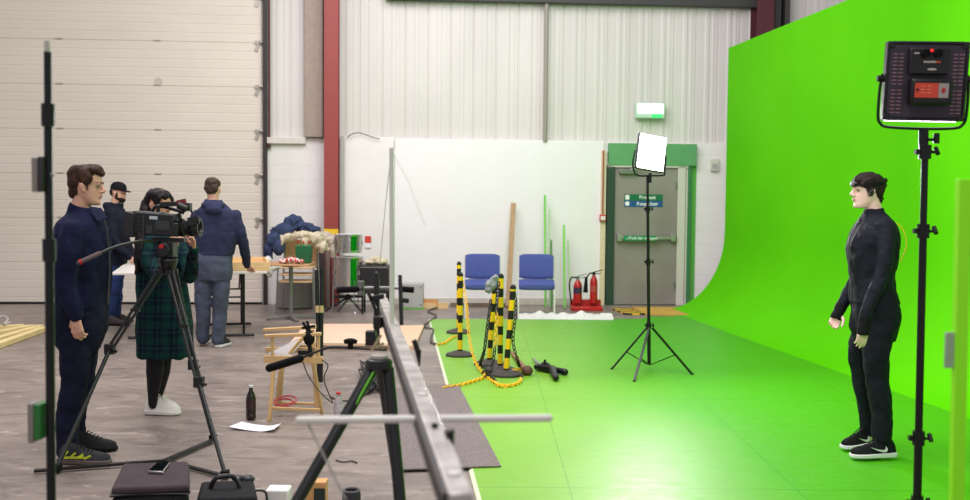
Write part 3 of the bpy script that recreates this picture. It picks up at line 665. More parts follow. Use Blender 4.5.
# ================================================================== FLOOR BITS
c = NT('speckled_carpet', (118, 106, 104), .95); f = c.noise(160, 3); f2 = c.noise(3, 4)
c.color(c.mix(c.math('MULTIPLY', f2, .5), c.ramp(f, [(.35, (78, 68, 68)), (.65, (156, 144, 140))]), (120, 108, 106))); c.bump(f, .5, .01)
b = MB(); b.prism([p+V((0, 0, .0145)) for p in (G(393, 391), G(458, 386.5), G(501, 469.5), G(398, 473))], (0, 0, .008)); o = solo('carpet_offcut', b, c.m, 'brown grey speckled carpet offcut overlapping the green floor edge', 'carpet')
b = MB(); pts = [G(301, 330), G(424, 328), G(415, 349), G(293, 348)]; b.prism([V((p.x, p.y, .001)) for p in pts], (0, 0, .035)); solo('plywood_sheet', b, PLY, 'lower plywood sheet of two lying on the floor behind the wooden chair', 'plywood', bevel=.002)
b = MB(); pts = [G(306, 326, .04), G(400, 326, .04), G(388, 346, .04), G(290, 345, .04)]; b.prism([V((p.x, p.y, .037)) for p in pts], (0, 0, .03)); solo('plywood_sheet', b, M('plywood_pink', (230, 196, 168), .55, var=.05, scale=3), 'upper plywood sheet of two lying on the floor behind the wooden chair', 'plywood', bevel=.002)
PL = M('pale_pine', (226, 204, 144), .6, var=.1, scale=5, stretch=(3, 1, 1))
for i, (pa, pb_, lb) in enumerate((((-6, 331), (24, 329.3), 'shortest yellowish timber batten farthest back in the row on left floor'), ((-6, 337), (32, 329.6), 'second timber batten from the back in the row on left floor'), ((-6, 343.5), (41, 329.6), 'third timber batten from the back in the row on left floor'), ((-6, 349.5), (44, 331.6), 'front timber batten of the row on the left floor, next to grey concrete'))):
    a, e = G(*pa), G(*pb_); a.z = e.z = .03+.001; b = MB(); b.bar(a, e, .09, .055, up=(0, 0, 1)); solo('timber_batten', b, PL, lb, 'timber batten', 'battens on the left floor', bevel=.003)
b = MB(); random.seed(3)
b.tube([G(-5, 327)+V((0, 0, .09)), G(3, 326)+V((0, 0, .12)), G(8, 328)+V((0, 0, .1)), G(4, 331)+V((0, 0, .075)), G(10, 328.5)+V((0, 0, .07))], .012, smooth=6); solo('wire_loop', b, M('pale_wire', (190, 184, 178), .5), 'loop of pale wire lying on the timber battens at far left', 'wire')
b = MB(); n = 10; rings = []
pa, pb_, pc_, pd = G(242, 425, .0), G(281, 427, .0), G(274, 433, .0), G(229, 430, .0)
b.b.free(); b = MB(); gr = []
for i in range(n+1):
    rr = []
    for j in range(5):
        p = pa.lerp(pb_, i/n).lerp(pd.lerp(pc_, i/n), j/4); z = .004 + .045*max(0, i/n-.72)**1.2*2.2 + .02*(1-i/n)**3
        rr.append(V((p.x, p.y, z)))
    gr.append(rr+[p-V((0, 0, .0015)) for p in reversed(rr)])
b.loft(gr); solo('paper_sheet', b, M('paper', (236, 236, 246), .6), 'white sheet of paper with curled corner on floor by cola bottle', 'paper')
# bottles
def bottle(px, py, h, r, label, liquid, capm, bandm):
    f = G(px, py); t = thing('bottle', label, 'bottle', (f.x, f.y, 0))
    b = MB(); b.lathe([(r*.7, 0), (r, .012), (r, h*.38), (r*.9, h*.42), (r, h*.46), (r, h*.62), (r*.75, h*.76), (r*.38, h*.86), (.014, h*.93), (.014, h*.95)], (0, 0, 0)); obj('body', b, liquid, t, local=True)
    b = MB(); b.lathe([(.017, h*.94), (.017, h)], (0, 0, 0)); obj('cap', b, capm, t, local=True)
    b = MB(); b.lathe([(r*1.02, h*.36), (r*1.02, h*.60)], (0, 0, 0)); obj('label_band', b, bandm, t, local=True)
    return t
t = bottle(251, 420, .245, .034, 'dark cola bottle with clear neck standing on the floor by paper', M('cola', (26, 14, 14), .1, spec=.7), M('clear_cap', (210, 206, 204), .4), M('cola_label', (52, 26, 30), .3))
b = MB(); b.tube([V((0, 0, .2)), V((.0, 0, .222))], [.030, .012], n=16); 
b.b.free()
bottle(338.5, 420.5, .20, .034, 'clear water bottle with red cap on the floor behind tripod leg', M('clear_water', (206, 200, 200), .08, trans=.6), M('red_cap', (206, 24, 40), .4), M('water_label', (190, 184, 186), .4))
# ================================================================== CASES AND BAGS IN FRONT
BAGM = M('brown_black_nylon', (68, 56, 60), .7, var=.15, bump=.2, bscale=200)
ctr = G(153, 497); ctr.z = 0
# top face corners of the big case at z = .30
hc = .27; A_, B_, C_, D_ = G(123, 463, hc), G(188, 461, hc), G(189, 485, hc), G(111, 488, hc)
t = thing('equipment_case', 'large dark brown black equipment case with phone on its lid', 'case', (ctr.x, ctr.y-.2, 0))
b = MB(); b.prism([V((p.x, p.y, .02)) for p in (A_, B_, C_, D_)], (0, 0, hc-.055)); obj('body', b, M('case_black', (26, 24, 27), .6, bump=.2), t, bevel=.03)
b = MB(); b.prism([V((p.x, p.y, hc-.034)) for p in (A_, B_, C_, D_)], (0, 0, .034)); obj('lid', b, BAGM, t, bevel=.012)
b = MB(); b.tube([V((p.x, p.y, hc-.035)) for p in (A_, B_, C_, D_, A_)], .008); obj('zip', b, BLACK, t)
b = MB(); m1, m2 = D_.lerp(C_, .35), D_.lerp(C_, .65); b.tube([V((m1.x, m1.y, hc-.13)), V((m1.x, m1.y-.04, hc-.12)), V((m2.x, m2.y-.04, hc-.12)), V((m2.x, m2.y, hc-.13))], .012, smooth=4); obj('handle', b, BLACK, t)
b = MB(); 
for f_ in (.15, .82): m1 = D_.lerp(C_, f_); b.box((m1.x, m1.y-.012, hc-.09), (.05, .02, .05))
obj('latch', b, STEEL, t, bevel=.003)
b = MB(); pp = [G(148, 473, hc+.004), G(157, 465, hc+.004), G(170, 464, hc+.004), G(163, 474, hc+.004)]; pp = [V((p.x, p.y, hc+.003)) for p in pp]
t2 = thing('phone', 'black phone with silver edge lying on the large equipment case', 'phone', pp[0])
b.prism(pp, (0, 0, .012)); obj('body', b, M('silver_edge', (180, 178, 176), .3, .8), t2, bevel=.003)
b = MB(); cc = sum(pp, V())/4; b.prism([cc+(p-cc)*.92+V((0, 0, .0125)) for p in pp], (0, 0, .002)); obj('screen', b, M('screen_black', (12, 12, 14), .1), t2)
hc = .20; A_, B_, C_, D_ = G(201, 481, hc), G(254, 479, hc), G(258, 497, hc), G(196, 499, hc)
t = thing('camera_bag', 'small black camera bag with carry handle right of the large case', 'bag', (G(228, 495).x, G(228, 495).y-.1, 0))
b = MB(); b.prism([V((p.x, p.y, .02)) for p in (A_, B_, C_, D_)], (0, 0, hc-.06)); b.prism([V((p.x, p.y, hc-.04)) for p in (A_, B_, C_, D_)], (0, 0, .04)); obj('body', b, M('bag_black', (22, 22, 25), .7, bump=.3), t, bevel=.018)
b = MB(); mA, mB = A_.lerp(D_, .45), B_.lerp(C_, .45); p1, p2 = mA.lerp(mB, .2), mA.lerp(mB, .72)
b.tube([V((p1.x, p1.y, hc)), V((p1.x+.03, p1.y, hc+.05)), V((p2.x-.03, p2.y, hc+.05)), V((p2.x, p2.y, hc))], .011, smooth=5); obj('handle', b, BLACK, t)
b = MB(); q_ = B_.lerp(C_, .3); b.tube([V((q_.x, q_.y, hc-.03)), V((q_.x+.05, q_.y, hc-.04)), V((q_.x+.055, q_.y-.02, hc-.12)), V((q_.x+.01, q_.y-.02, hc-.15))], .006, smooth=5); obj('strap', b, BLACK, t)
b = MB(); b.ell(V((B_.x-.03, B_.y, hc)), (.035, .03, .02)); b.ell(V((B_.x-.08, B_.y+.01, hc)), (.03, .03, .016)); obj('buckle', b, BLACK, t)
# front bits at the bottom edge
b = MB(); p = P(285, 500, 4.9); b.box((p.x, 4.75, .08), (.11, .10, .16)); solo('white_box', b, M('white_box', (232, 230, 224), .5), 'small white box at the bottom edge left of the tripod leg', 'box', bevel=.008)
t = thing('orange_box', 'orange and black small carton behind the tripod leg at bottom edge', 'box', (P(318, 500, 4.95).x, 4.95, 0))
b = MB(); p = P(317, 494, 4.95); b.box((p.x, 4.95, .07), (.10, .08, .14)); obj('carton', b, M('orange_card', (214, 160, 100), .6, var=.1), t, bevel=.004)
b = MB(); b.box((p.x+.02, 4.905, .06), (.055, .01, .10)); obj('dark_print', b, M('dark_green_print', (30, 44, 40), .5), t)
t = thing('lens_hood_cup', 'round open black lens pouch standing at the bottom edge of floor', 'pouch', (P(351.5, 500, 4.8).x, 4.8, 0))
x0 = P(351.5, 500, 4.8).x; b = MB(); b.lathe([(.038, 0), (.042, .04), (.046, .11), (.040, .135), (.034, .135), (.03, .06), (.001, .05)], (x0, 4.8, 0)); obj('body', b, M('charcoal_nylon', (44, 44, 50), .7, bump=.3), t)
b = MB(); b.torus((x0, 4.8, .134), .038, .006); obj('rim', b, M('rim_grey', (90, 86, 88), .6), t)

# ================================================================== BACK LEFT: TABLES, CLOTHES, DRUMS
def folding_table(px, py, Y, wd, dp, topm, label, rz=0):
    f = G(px, py); t = thing('folding_table', label, 'table', (f.x, f.y, 0), rz)
    b = MB(); b.ab((-wd/2, 0, .715), (wd/2, dp, .745)); obj('tabletop', b, topm, t, local=True, bevel=.006)
    for y_ in (.12, dp-.15):
        b = MB(); b.tube([(-wd*.32, y_, .025), (wd*.32, y_, .025)], .016); b.cyl((-.13, y_, .02), (-.13, y_, .71), .014); b.cyl((.13, y_, .02), (.13, y_, .71), .014); b.cyl((-.13, y_, .45), (.13, y_, .45), .01); obj('leg', b, BLKM, t, local=True)
    b = MB(); b.tube([(-.1, .12, .45), (-.1, dp/2-.1, .60), (-.1, dp/2, .71)], .01, smooth=4); b.tube([(.1, dp-.15, .45), (.1, dp/2+.1, .60), (.1, dp/2, .71)], .01, smooth=4); obj('brace', b, BLKM, t, local=True)
    return t
WT = M('white_laminate', (224, 218, 210), .4)
folding_table(152, 341, 0, .80, 1.3, WT, 'white topped folding table behind the woman with the camera', R(15))
folding_table(232, 339, 0, .76, 1.3, WT, 'folding table with black legs under the wooden tray by hooded man', R(15))
f = G(231, 339); t = thing('wooden_tray', 'shallow pale wooden tray frame on table under the hooded man\'s hand', 'tray', (f.x, f.y, .746), R(15))
b = MB(); b.ab((-.42, .0, 0), (.42, .025, .10)); b.ab((-.42, .95, 0), (.42, .975, .10)); b.ab((-.42, .025, 0), (-.395, .95, .10)); b.ab((.395, .025, 0), (.42, .95, .10)); obj('rim', b, PINE, t, local=True, bevel=.003)
b = MB(); b.ab((-.395, .025, .003), (.395, .95, .02)); obj('base', b, M('tray_ply', (214, 174, 116), .6, var=.1), t, local=True)
# pedestal table
f = G(291, 319.5); t = thing('pedestal_table', 'small wooden cafe table on grey cross foot in front of chairs', 'table', (f.x, f.y, 0))
b = MB(); b.ab((-.37, -.26, .70), (.27, .26, .725)); obj('tabletop', b, M('table_oak', (196, 150, 108), .5, var=.1), t, local=True, bevel=.006)
b = MB(); b.cyl((0, 0, .04), (0, 0, .69), .028); b.lathe([(.12, .68), (.12, .699)], (0, 0, 0)); obj('column', b, M('grey_column', (128, 126, 126), .35, .5), t, local=True)
for k in range(4):
    a = R(25+90*k); b = MB(); b.bar((0, 0, .05), (.31*cos(a), .31*sin(a), .02), .045, .03); obj('foot', b, M('grey_column', (128, 126, 126), .35, .5), t, local=True, bevel=.004)
TX, TY = f.x, f.y
# crate of bottles on it
t = thing('bottle_crate', 'green bottle carrier with red capped bottles on the cafe table', 'crate', (P(304, 262, TY).x, TY, .727))
b = MB(); b.loft([[V((x*.085, y*.08, .0)) for x, y in ((-1, -1), (1, -1), (1, 1), (-1, 1))], [V((x*.10, y*.09, .22)) for x, y in ((-1, -1), (1, -1), (1, 1), (-1, 1))]]); obj('carrier', b, M('crate_green', (20, 92, 52), .6, var=.2), t, local=True, bevel=.006)
for k, (x, y) in enumerate(((-.07, -.04), (0, -.04), (.07, -.03))):
    b = MB(); b.lathe([(.022, .1), (.022, .205), (.01, .24), (.01, .26)], (x, y, 0)); obj('bottle_neck', b, M('neck_green', (60, 130, 80), .2), t, local=True)
    b = MB(); b.lathe([(.014, .255), (.014, .28)], (x, y, 0)); obj('cap', b, RED, t, local=True)
def heap(name, blobs, mat, label, cat, voxel=.012, disp=.03, ds=7, sm=3, stretch=(1, 1, 1)):
    b = MB()
    for (px, py, Y, rx, ry, rz) in blobs: b.ell(P(px, py, Y), (rx, ry, rz))
    me = fuse(b, voxel, sm+5, disp, ds, stretch, True); o = own(obj(name, None, mat, mesh=me, smooth=60)); return tag(o, label, cat)
rw = NT('red_white_cloth', rough=.8); rw.color(rw.ramp(rw.noise(30, 2), [(.45, (226, 220, 214)), (.52, (190, 40, 40))]))
heap('cloth', [(284, 261.0, TY-.15, .07, .07, .03), (292, 260, TY-.17, .09, .07, .035), (300, 261.2, TY-.2, .06, .05, .025)], rw.m, 'crumpled red and white cloth on the front of the cafe table', 'cloth', .008, .012, 16)
# stacked wooden chairs behind
CH = M('beech_wood', (222, 186, 138), .5, var=.08, scale=5)
bc = G(300, 313.5); bc.z = 0
def wooden_chair(k, label):
    t = thing('stacking_chair', label, 'chair', (bc.x-.03+.004*k, bc.y, .093*k), 0, None)
    b = MB(); rings = []
    for i in range(9):
        x = -1+2*i/8; kk = sqrt(max(0, 1-(abs(x)**3)*.35))
        rings.append([V((x*.22, -.2*kk, .43)), V((x*.22, .2*kk, .43+.012*x*x)), V((x*.22, .2*kk, .452)), V((x*.22, -.2*kk, .452))])
    b.loft(rings); obj('seat', b, CH, t, local=True, bevel=.004)
    for s_ in (-1, 1):
        b = MB(); b.tube([(s_*.25, -.2, .012), (s_*.235, -.19, .44)], .011); obj('leg', b, STEEL, t, local=True)
        b = MB(); b.tube([(s_*.25, .24, .012), (s_*.235, .2, .44), (s_*.225, .25, .80)], .011, smooth=4); obj('leg', b, STEEL, t, local=True)
    b = MB(); rings = []
    for i in range(11):
        x = -1+2*i/10; y = .245-.05*(1-x*x)*-1; rings.append([V((x*.235, y-.008, .60)), V((x*.235, y+.008, .60)), V((x*.235, y+.02, .80-.03*x**4)), V((x*.235, y+.006, .80-.03*x**4))])
    b.loft(rings); obj('backrest', b, CH, t, local=True, bevel=.003)
    return t
for k, l_ in enumerate(('bottom wooden stacking chair of the stack under the coats', 'second wooden stacking chair from the bottom of the coat stack', 'third wooden stacking chair from the bottom of the coat stack')): wooden_chair(k, l_)
Yb = bc.y
heap('coat', [(273, 240, Yb-.1, .10, .12, .12), (269, 250, Yb-.1, .055, .1, .14), (279, 246, Yb-.12, .07, .1, .12), (284, 230, Yb, .16, .14, .09), (293, 222, Yb+.05, .12, .14, .09), (301, 227, Yb+.05, .17, .14, .07), (313, 230, Yb+.05, .10, .12, .045)], M('coat_navy', (58, 68, 98), .9, var=.2, scale=10, bump=.3, bscale=80), 'crumpled navy blue coat on top of the clothes heap', 'coat', disp=.05, ds=6, stretch=(1.2, 1, .9))
heap('cloth', [(290, 237, Yb-.1, .15, .07, .05), (303, 235, Yb-.1, .16, .08, .05), (316, 238, Yb-.08, .13, .08, .08), (322, 246, Yb-.05, .08, .08, .10), (305, 242, Yb-.14, .05, .05, .08), (282, 241, Yb-.14, .05, .05, .06)], M('cream_cloth', (206, 192, 166), .85, var=.15, scale=16, bump=.3), 'cream cloths draped over the wooden chair backs under navy coat', 'cloth', disp=.04, ds=9, stretch=(1.4, 1, .6))
heap('cloth', [(330, 240, Yb+.1, .08, .08, .08), (333, 250, Yb+.1, .05, .06, .12), (324, 236, Yb+.12, .1, .1, .06)], M('taupe_cloth', (190, 174, 160), .85, var=.15, bump=.3), 'taupe cloth at the right end of the heap beside red column', 'cloth', disp=.03, ds=10)
heap('cloth', [(268, 263, Yb-.2, .07, .07, .10), (270, 270, Yb-.18, .05, .06, .10), (276, 266, Yb-.12, .08, .06, .06)], M('white_cloth', (222, 218, 214), .85, var=.06), 'white garment hanging at the left end of the clothes heap', 'cloth', disp=.02, ds=10)
b = MB(); p = G(298, 310.5); b.ab((p.x-.26, p.y+.02, .0), (p.x+.26, p.y+.05, .5)); 
b.b.free(); b = MB(); b.lathe([(.22, 0), (.25, .02), (.25, .36), (.26, .38)], (G(298, 309.5).x-.08, G(298, 309.5).y+.22, .001), n=28); solo('metal_tub', b, M('grey_tub', (150, 146, 146), .35, .4), 'grey metal tub on the floor behind the stacked wooden chairs', 'tub')
# rolled/tall things between the heap and the drums
for i, (px, py0, py1, r_, mt, lb) in enumerate(((321.5, 309, 247, .04, M('dark_roll', (48, 38, 42), .6), 'dark upright rolled fabric leaning beside the heap, leftmost of three'), (327.5, 308, 248, .035, M('grey_roll', (120, 100, 92), .6), 'grey brown upright roll in the middle of three by heap'), (332.5, 307.5, 250, .03, M('maroon_roll', (110, 48, 46), .6), 'maroon upright roll closest to the red steel column'))):
    f = G(px, py0); b = MB(); b.cyl(V((f.x, f.y, .004)), P(px, py1, f.y+.18), r_); solo('fabric_roll', b, mt, lb, 'fabric roll', bevel=.004)
# drums
dp_ = G(348.5, 313); DY = dp_.y
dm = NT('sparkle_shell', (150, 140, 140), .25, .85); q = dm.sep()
dm.color(dm.mix(dm.math('MULTIPLY', dm.math('GREATER_THAN', q[0], .05), dm.math('LESS_THAN', q[0], .125)), (186, 178, 178), (24, 140, 50)))  # green backdrop's reflection painted as an upright band on the shell
def drum(name, pyb, pyt, r, label, legs):
    zb, zt_ = P(348.5, pyb, DY).z, P(348.5, pyt, DY).z
    t = thing(name, label, 'drum', (P(348.5, 280, DY).x, DY, 0 if legs else zb))
    z0 = 0 if not legs else zb; h = zt_-zb
    def L_(z): return z + (zb if legs else 0)
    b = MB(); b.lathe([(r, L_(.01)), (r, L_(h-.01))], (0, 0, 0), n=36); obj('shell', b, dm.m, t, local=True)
    for z in (0, h-.03): b = MB(); b.lathe([(r+.008, L_(z)), (r+.012, L_(z+.004)), (r+.012, L_(z+.026)), (r+.008, L_(z+.03))], (0, 0, 0), n=36); obj('hoop', b, CHROME, t, local=True)
    b = MB(); b.lathe([(r, L_(h)), (0.0, L_(h+.002))], (0, 0, 0), n=36); obj('drumhead', b, M('drumhead', (230, 228, 222), .5), t, local=True)
    for k in range(6):
        a = 2*pi*k/6+.4; b = MB(); x, y = (r+.012)*cos(a), (r+.012)*sin(a); b.cyl((x, y, L_(.0)), (x, y, L_(h)), .004); b.box((x, y, L_(h/2)), (.02, .02, .05)); obj('lug', b, CHROME, t, local=True)
    if legs:
        for k in range(3):
            a = 2*pi*k/3-pi/2+.5; b = MB(); x, y = (r+.02)*cos(a), (r+.02)*sin(a); b.tube([(x, y, L_(.12)), (x, y, .08), (x*1.2, y*1.2, .012)], .007); obj('leg', b, CHROME, t, local=True)
drum('floor_tom', 288, 256.5, .19, 'larger silver drum on chrome legs with painted green reflection, under the small one', True)
drum('tom_drum', 252.5, 234, .175, 'smaller silver drum with painted green reflection stacked on top of the larger', False)
b = MB(); p = P(376, 265, DY); b.ab((p.x-.2, DY-.15, .28), (p.x+.19, DY+.2, P(376, 265, DY).z)); 
t = thing('amplifier', 'black amplifier cabinet with silver trim right of the drums', 'amplifier', (p.x, DY, 0)); obj('cabinet', b, BLACK, t, bevel=.01)
b = MB(); zt_ = P(376, 265, DY).z; b.ab((p.x-.19, DY-.156, zt_-.03), (p.x+.18, DY-.15, zt_-.015)); obj('trim', b, CHROME, t)
b = MB()
b.b.free()
for x_ in (-.17, .16):
    for y_ in (-.1, .15): b = MB(); b.cyl((p.x+x_, DY+y_, 0.001), (p.x+x_, DY+y_, .28), .014); obj('leg', b, BLKM, t)
heap('cloth', [(370, 262, DY, .09, .1, .035), (381, 261.5, DY, .10, .1, .045), (376, 258.5, DY, .08, .09, .035)], M('cream_cloth', (216, 206, 184), .85), 'cream cloth bundle lying on top of the black amplifier', 'cloth', disp=.02, ds=14)
b = MB(); p = G(411.5, 309); b.ab((p.x-.155, p.y, .012), (p.x+.165, p.y+.22, .36)); t = thing('grey_case', 'pale grey metal box on the floor against the white wall', 'case', (p.x, p.y, 0)); obj('body', b, M('pale_grey_case', (176, 176, 170), .5, var=.04), t, bevel=.012)
b = MB()
for x_ in (-.12, .13):
    for z_ in (.06, .31): b.cyl((p.x+x_, p.y-.004, z_), (p.x+x_, p.y+.002, z_), .01)
obj('screw', b, DGREY, t)
b = MB(); b.ab((p.x-.17, p.y-.02, .001), (p.x+.18, p.y+.24, .012)); obj('green_base', b, GPOLE, t)
f = G(350, 310); t = thing('drum_hardware', 'black folded drum stand hardware on the floor under the drums', 'drum stand', (f.x, f.y-.25, 0))
for a_, e_, r_ in (((-.3, -.3, .014), (.0, -.27, .2), .014), ((-.12, -.36, .014), (.02, -.27, .2), .014), ((.2, -.3, .014), (.02, -.25, .2), .014), ((-.2, -.27, .21), (.2, -.26, .22), .022)):
    b = MB(); b.tube([V((f.x, f.y, 0))+V(a_), V((f.x, f.y, 0))+V(e_)], r_); obj('tube', b, M('dark_hardware', (44, 42, 46), .4, .4), t)
b = MB(); b.ell(V((f.x+.01, f.y-.27, .21)), (.05, .04, .04)); obj('joint', b, BLKM, t)

# ================================================================== DIRECTOR'S CHAIR
WD = M('chair_beech', (206, 168, 116), .5, var=.1, scale=6)
Yc_ = 6.98; t = thing('directors_chair', 'folding wooden director\'s chair without a back behind the tripod', 'chair', (G(295, 418).x, Yc_+.2, 0))
def stick(name, a, b_, w1=.035, w2=.02, mat=WD, up=None):
    s_ = MB(); s_.bar(a, b_, w1, w2, up=up); return obj(name, s_, mat, t, bevel=.003)
Yn, Yf = 6.95, 7.32
q1 = G(269.5, 421); q2 = G(321, 417)
stick('leg', V((q1.x, q1.y, 0)), P(274, 362, Yn), .034, .024); stick('leg', P(280, 403, Yf), P(283, 362, Yf), .03, .024)
stick('leg', P(276, 409, Yf), P(281, 364, Yf), .03, .022)
stick('leg', V((q2.x, q2.y+.05, 0)), P(313, 362, Yn), .034, .024); stick('leg', V((G(316, 409).x, Yf, 0.0)), P(313, 330, Yf), .03, .024)
stick('seat_rail', P(264, 359, Yn), P(323, 360, Yn), .03, .05, up=(0, 0, 1)); stick('seat_rail', P(266, 350, Yf), P(318, 350, Yf), .03, .04, up=(0, 0, 1))
stick('arm_post', P(272.5, 359, Yn), P(272.5, 336, Yn), .028, .02); stick('arm_post', P(318.5, 359, Yn), P(318.5, 335, Yn), .028, .02)
stick('armrest', P(264.5, 336, Yn), P(321, 334, Yn), .05, .022, up=(0, 0, 1)); stick('armrest', P(263.5, 330, Yf), P(316, 327, Yf), .05, .022, up=(0, 0, 1))
stick('stretcher', P(271, 408, Yn), P(320, 410, Yn), .02, .02); stick('stretcher', P(274, 403, Yf), P(317, 404, Yf), .02, .02)
stick('arm_post', P(288, 355, Yn+.1), P(306, 334, Yn+.15), .024, .02)
b = MB(); b.prism([P(266, 355, Yn+.02), P(288, 360, Yn+.02), P(306, 338, Yf), P(297, 340, Yf)], (0, 0, .006)); obj('fabric_seat', b, M('grey_canvas', (170, 164, 162), .8), t)
b = MB(); random.seed(5); q_ = [G(283, 405)+V((0, 0, 0))]
for k in range(5): b.torus(P(283+k*.6, 404-k*1.0, 7.12), .085-.014*(k % 3), .0032, y=(.1*(k-2), .9, .3-.1*(k % 2)), n=28)
solo('cable_coil', b, M('red_white_cable', (196, 70, 74), .5), 'coil of thin red cable on the floor rail of the wooden chair', 'cable')
b = MB(); b.tube([P(303, 362, 6.9), P(308, 375, 6.9), P(320, 392, 6.88), P(332, 403, 6.85)], .004, smooth=5); b.tube([P(322, 360, 6.92), P(328, 366, 6.9), P(324, 380, 6.9), P(333, 403, 6.86)], .004, smooth=5); solo('cable', b, BLACK, 'thin black cable dangling from the wooden chair to the floor', 'cable')
random.seed(11); b = MB()
for k in range(12):
    pts = []
    for j in range(7): pts.append(G(375+random.uniform(-16, 14), 384+random.uniform(-14, 11)) + V((0, 0, random.uniform(.012, .10))))
    b.tube(pts, .007, n=6, smooth=5)
tag(own(obj('cable_pile', b, M('cable_black', (26, 26, 28), .5))), 'tangled pile of black cables on floor behind the tripod', 'cables', kind='stuff')
b = MB(); b.tube([G(330, 398)+V((0, 0, .008)), G(345, 402)+V((0, 0, .008)), G(360, 398)+V((0, 0, .008)), G(372, 392)+V((0, 0, .01))], .006, smooth=5); solo('cable', b, BLACK, 'black cable lying on the floor behind the red capped bottle', 'cable')
b = MB(); b.tube([G(336, 461)+V((0, 0, .006)), G(343, 463)+V((0, 0, .006)), G(352, 462)+V((0, 0, .006)), G(357, 464)+V((0, 0, .006))], .004, smooth=5); solo('twist_of_wire', b, BLACK, 'short twist of black wire alone on the floor between tripod legs', 'wire')

# ================================================================== FOREGROUND JIB ON TRIPOD
Yj = 3.2; hub = P(379, 362, Yj)
t = thing('tripod', 'heavy black tripod with round bowl under the grey crane arm', 'tripod', (hub.x, hub.y, 0))
BT = M('tripod_black', (20, 20, 22), .4)
b = MB(); b.lathe([(.030, -.03), (.042, -.02), (.044, .0), (.040, .008), (.03, .012)], hub, n=28); obj('bowl', b, BT, t)
b = MB(); b.lathe([(.028, .013), (.028, .022)], hub, n=24); obj('levelling_disc', b, M('pale_disc', (176, 172, 164), .4), t)
def tleg(a, e, r=.019):
    s_ = MB(); a, e = V(a), V(e); m = a.lerp(e, .55); s_.tube([a, m], r, n=12); o = obj('leg', s_, BT, t)
    s_ = MB(); s_.tube([m, e], r*.8, n=12); s_.cyl(m-(e-a).normalized()*.03, m+(e-a).normalized()*.03, r*1.3); obj('lower_tube', s_, BT, o)
    s_ = MB(); s_.ell(e, r*1.1); obj('foot', s_, RUBBER, o)
dl = P(299, 500, 3.0)-P(373, 370, Yj); a = P(372, 370, Yj); e = a + dl*(a.z-.02)/(-dl.z); tleg(a, e)
dl = P(401, 500, 3.05)-P(389, 368, Yj); a = P(388, 368, Yj); e = a + dl*(a.z-.02)/(-dl.z); tleg(a, e)
a = P(380, 368, Yj+.02); e = V((a.x+.05, a.y+.75, .02)); tleg(a, e, .014)
b = MB(); b.tube([P(371, 370, Yj-.01)+V((.012, -.02, 0)), P(350, 408, Yj-.05)+V((.012, -.02, 0))], .004); obj('green_glint', b, GPOLE, t)  # green reflection on the black leg, built as a thin coloured line
ALU = NT('scuffed_aluminium', (170, 166, 160), .4, .55); ALU.color(ALU.ramp(ALU.noise(14, 4), [(.35, (160, 154, 148)), (.65, (206, 200, 194))]))
t = thing('camera_crane', 'grey metal camera crane arm reaching towards the viewer over the tripod', 'camera crane', (hub.x, hub.y, hub.z+.05))
e0 = P(383, 300, 4.1); e1 = P(461, 500, 1.42)
b = MB(); b.bar(e0, e1, .036, .02, up=(0, 0, 1)); obj('arm', b, ALU.m, t, bevel=.003)
off = V((-.023, 0, -.008)); b = MB(); b.bar(e0+off, e1+off+V((0, 0, 0)), .009, .035, up=(0, 0, 1)); obj('side_rail', b, M('dark_rail', (54, 50, 50), .4), t)
for f_ in (.74, .965): b = MB(); p = e0.lerp(e1, f_); b.cyl(p+V((0, 0, .008)), p+V((0, 0, .014)), .011); obj('bolt', b, M('pale_bolt', (226, 222, 216), .4), t)
b = MB(); p = e0.lerp(e1, .85); b.cyl(p+V((0, 0, .008)), p+V((0, 0, .018)), .006); obj('bolt', b, BLKM, t)
b = MB(); b.cyl(P(392, 352, 3.3), P(391.5, 148, 3.3), .0075); obj('mast', b, M('pale_mast', (228, 232, 214), .45, .2), t)
b = MB(); b.tube([P(391.5, 150, 3.3), P(386, 200, 3.5), P(380, 262, 3.9)], .0012, n=5); b.tube([P(391.5, 150, 3.3), P(410, 185, 2.9), P(425, 225, 2.5)], .0010, n=5); obj('guy_wire', b, M('wire_grey', (150, 148, 142), .5), t)
a, e = P(299, 420, 1.95), P(549, 418, 1.95); b = MB(); b.tube([a, e], .0075, n=14, round_=True); obj('crossbar', b, M('white_rod', (226, 224, 214), .4), t)
b = MB(); b.tube([P(308, 424, 1.96), P(346, 500, 1.9)], .002, n=6); obj('strut', b, M('wire_grey', (150, 148, 142), .5), t)
b = MB(); b.cyl(P(337, 290, 3.6), P(363, 289, 3.6), .012, n=16); obj('grip', b, RUBBER, t)
b = MB(); b.cyl(P(399, 289, 3.6), P(414, 290, 3.6), .011, n=16); obj('grip', b, RUBBER, t)
b = MB(); b.cyl(P(360, 288, 3.6), P(402, 288, 3.6), .006); b.cyl(P(361, 281, 3.6), P(361, 295, 3.6), .012, n=12); obj('handlebar', b, M('grey_bar', (140, 138, 136), .4, .6), t)
b = MB(); b.bar(P(376.5, 275, 3.55), P(377, 350, 3.5), .013, .02); b.ell(P(376.5, 274, 3.55), .008); b.bar(P(400, 275, 3.55), P(401.5, 325, 3.5), .010, .014); b.bar(P(370, 299, 3.5), P(384, 296, 3.5), .012, .018); b.box(P(371, 338, 3.4), (.035, .04, .05)); b.cyl(P(366, 338, 3.4), P(377, 338, 3.4), .013); b.box(P(378, 322, 3.45), (.03, .04, .04)); b.bar(P(368, 292, 3.5), P(376, 310, 3.5), .012); b.bar(P(402, 300, 3.5), P(409, 301, 3.5), .016); obj('bracket', b, BT, t, bevel=.002)
b = MB(); b.bar(P(372, 350, 3.3), P(381, 335, 3.3), .014, .01); b.bar(P(376, 348, 3.3), P(384, 343, 3.3), .012, .01); obj('lever', b, M('brass_lever', (190, 170, 130), .4, .4), t)
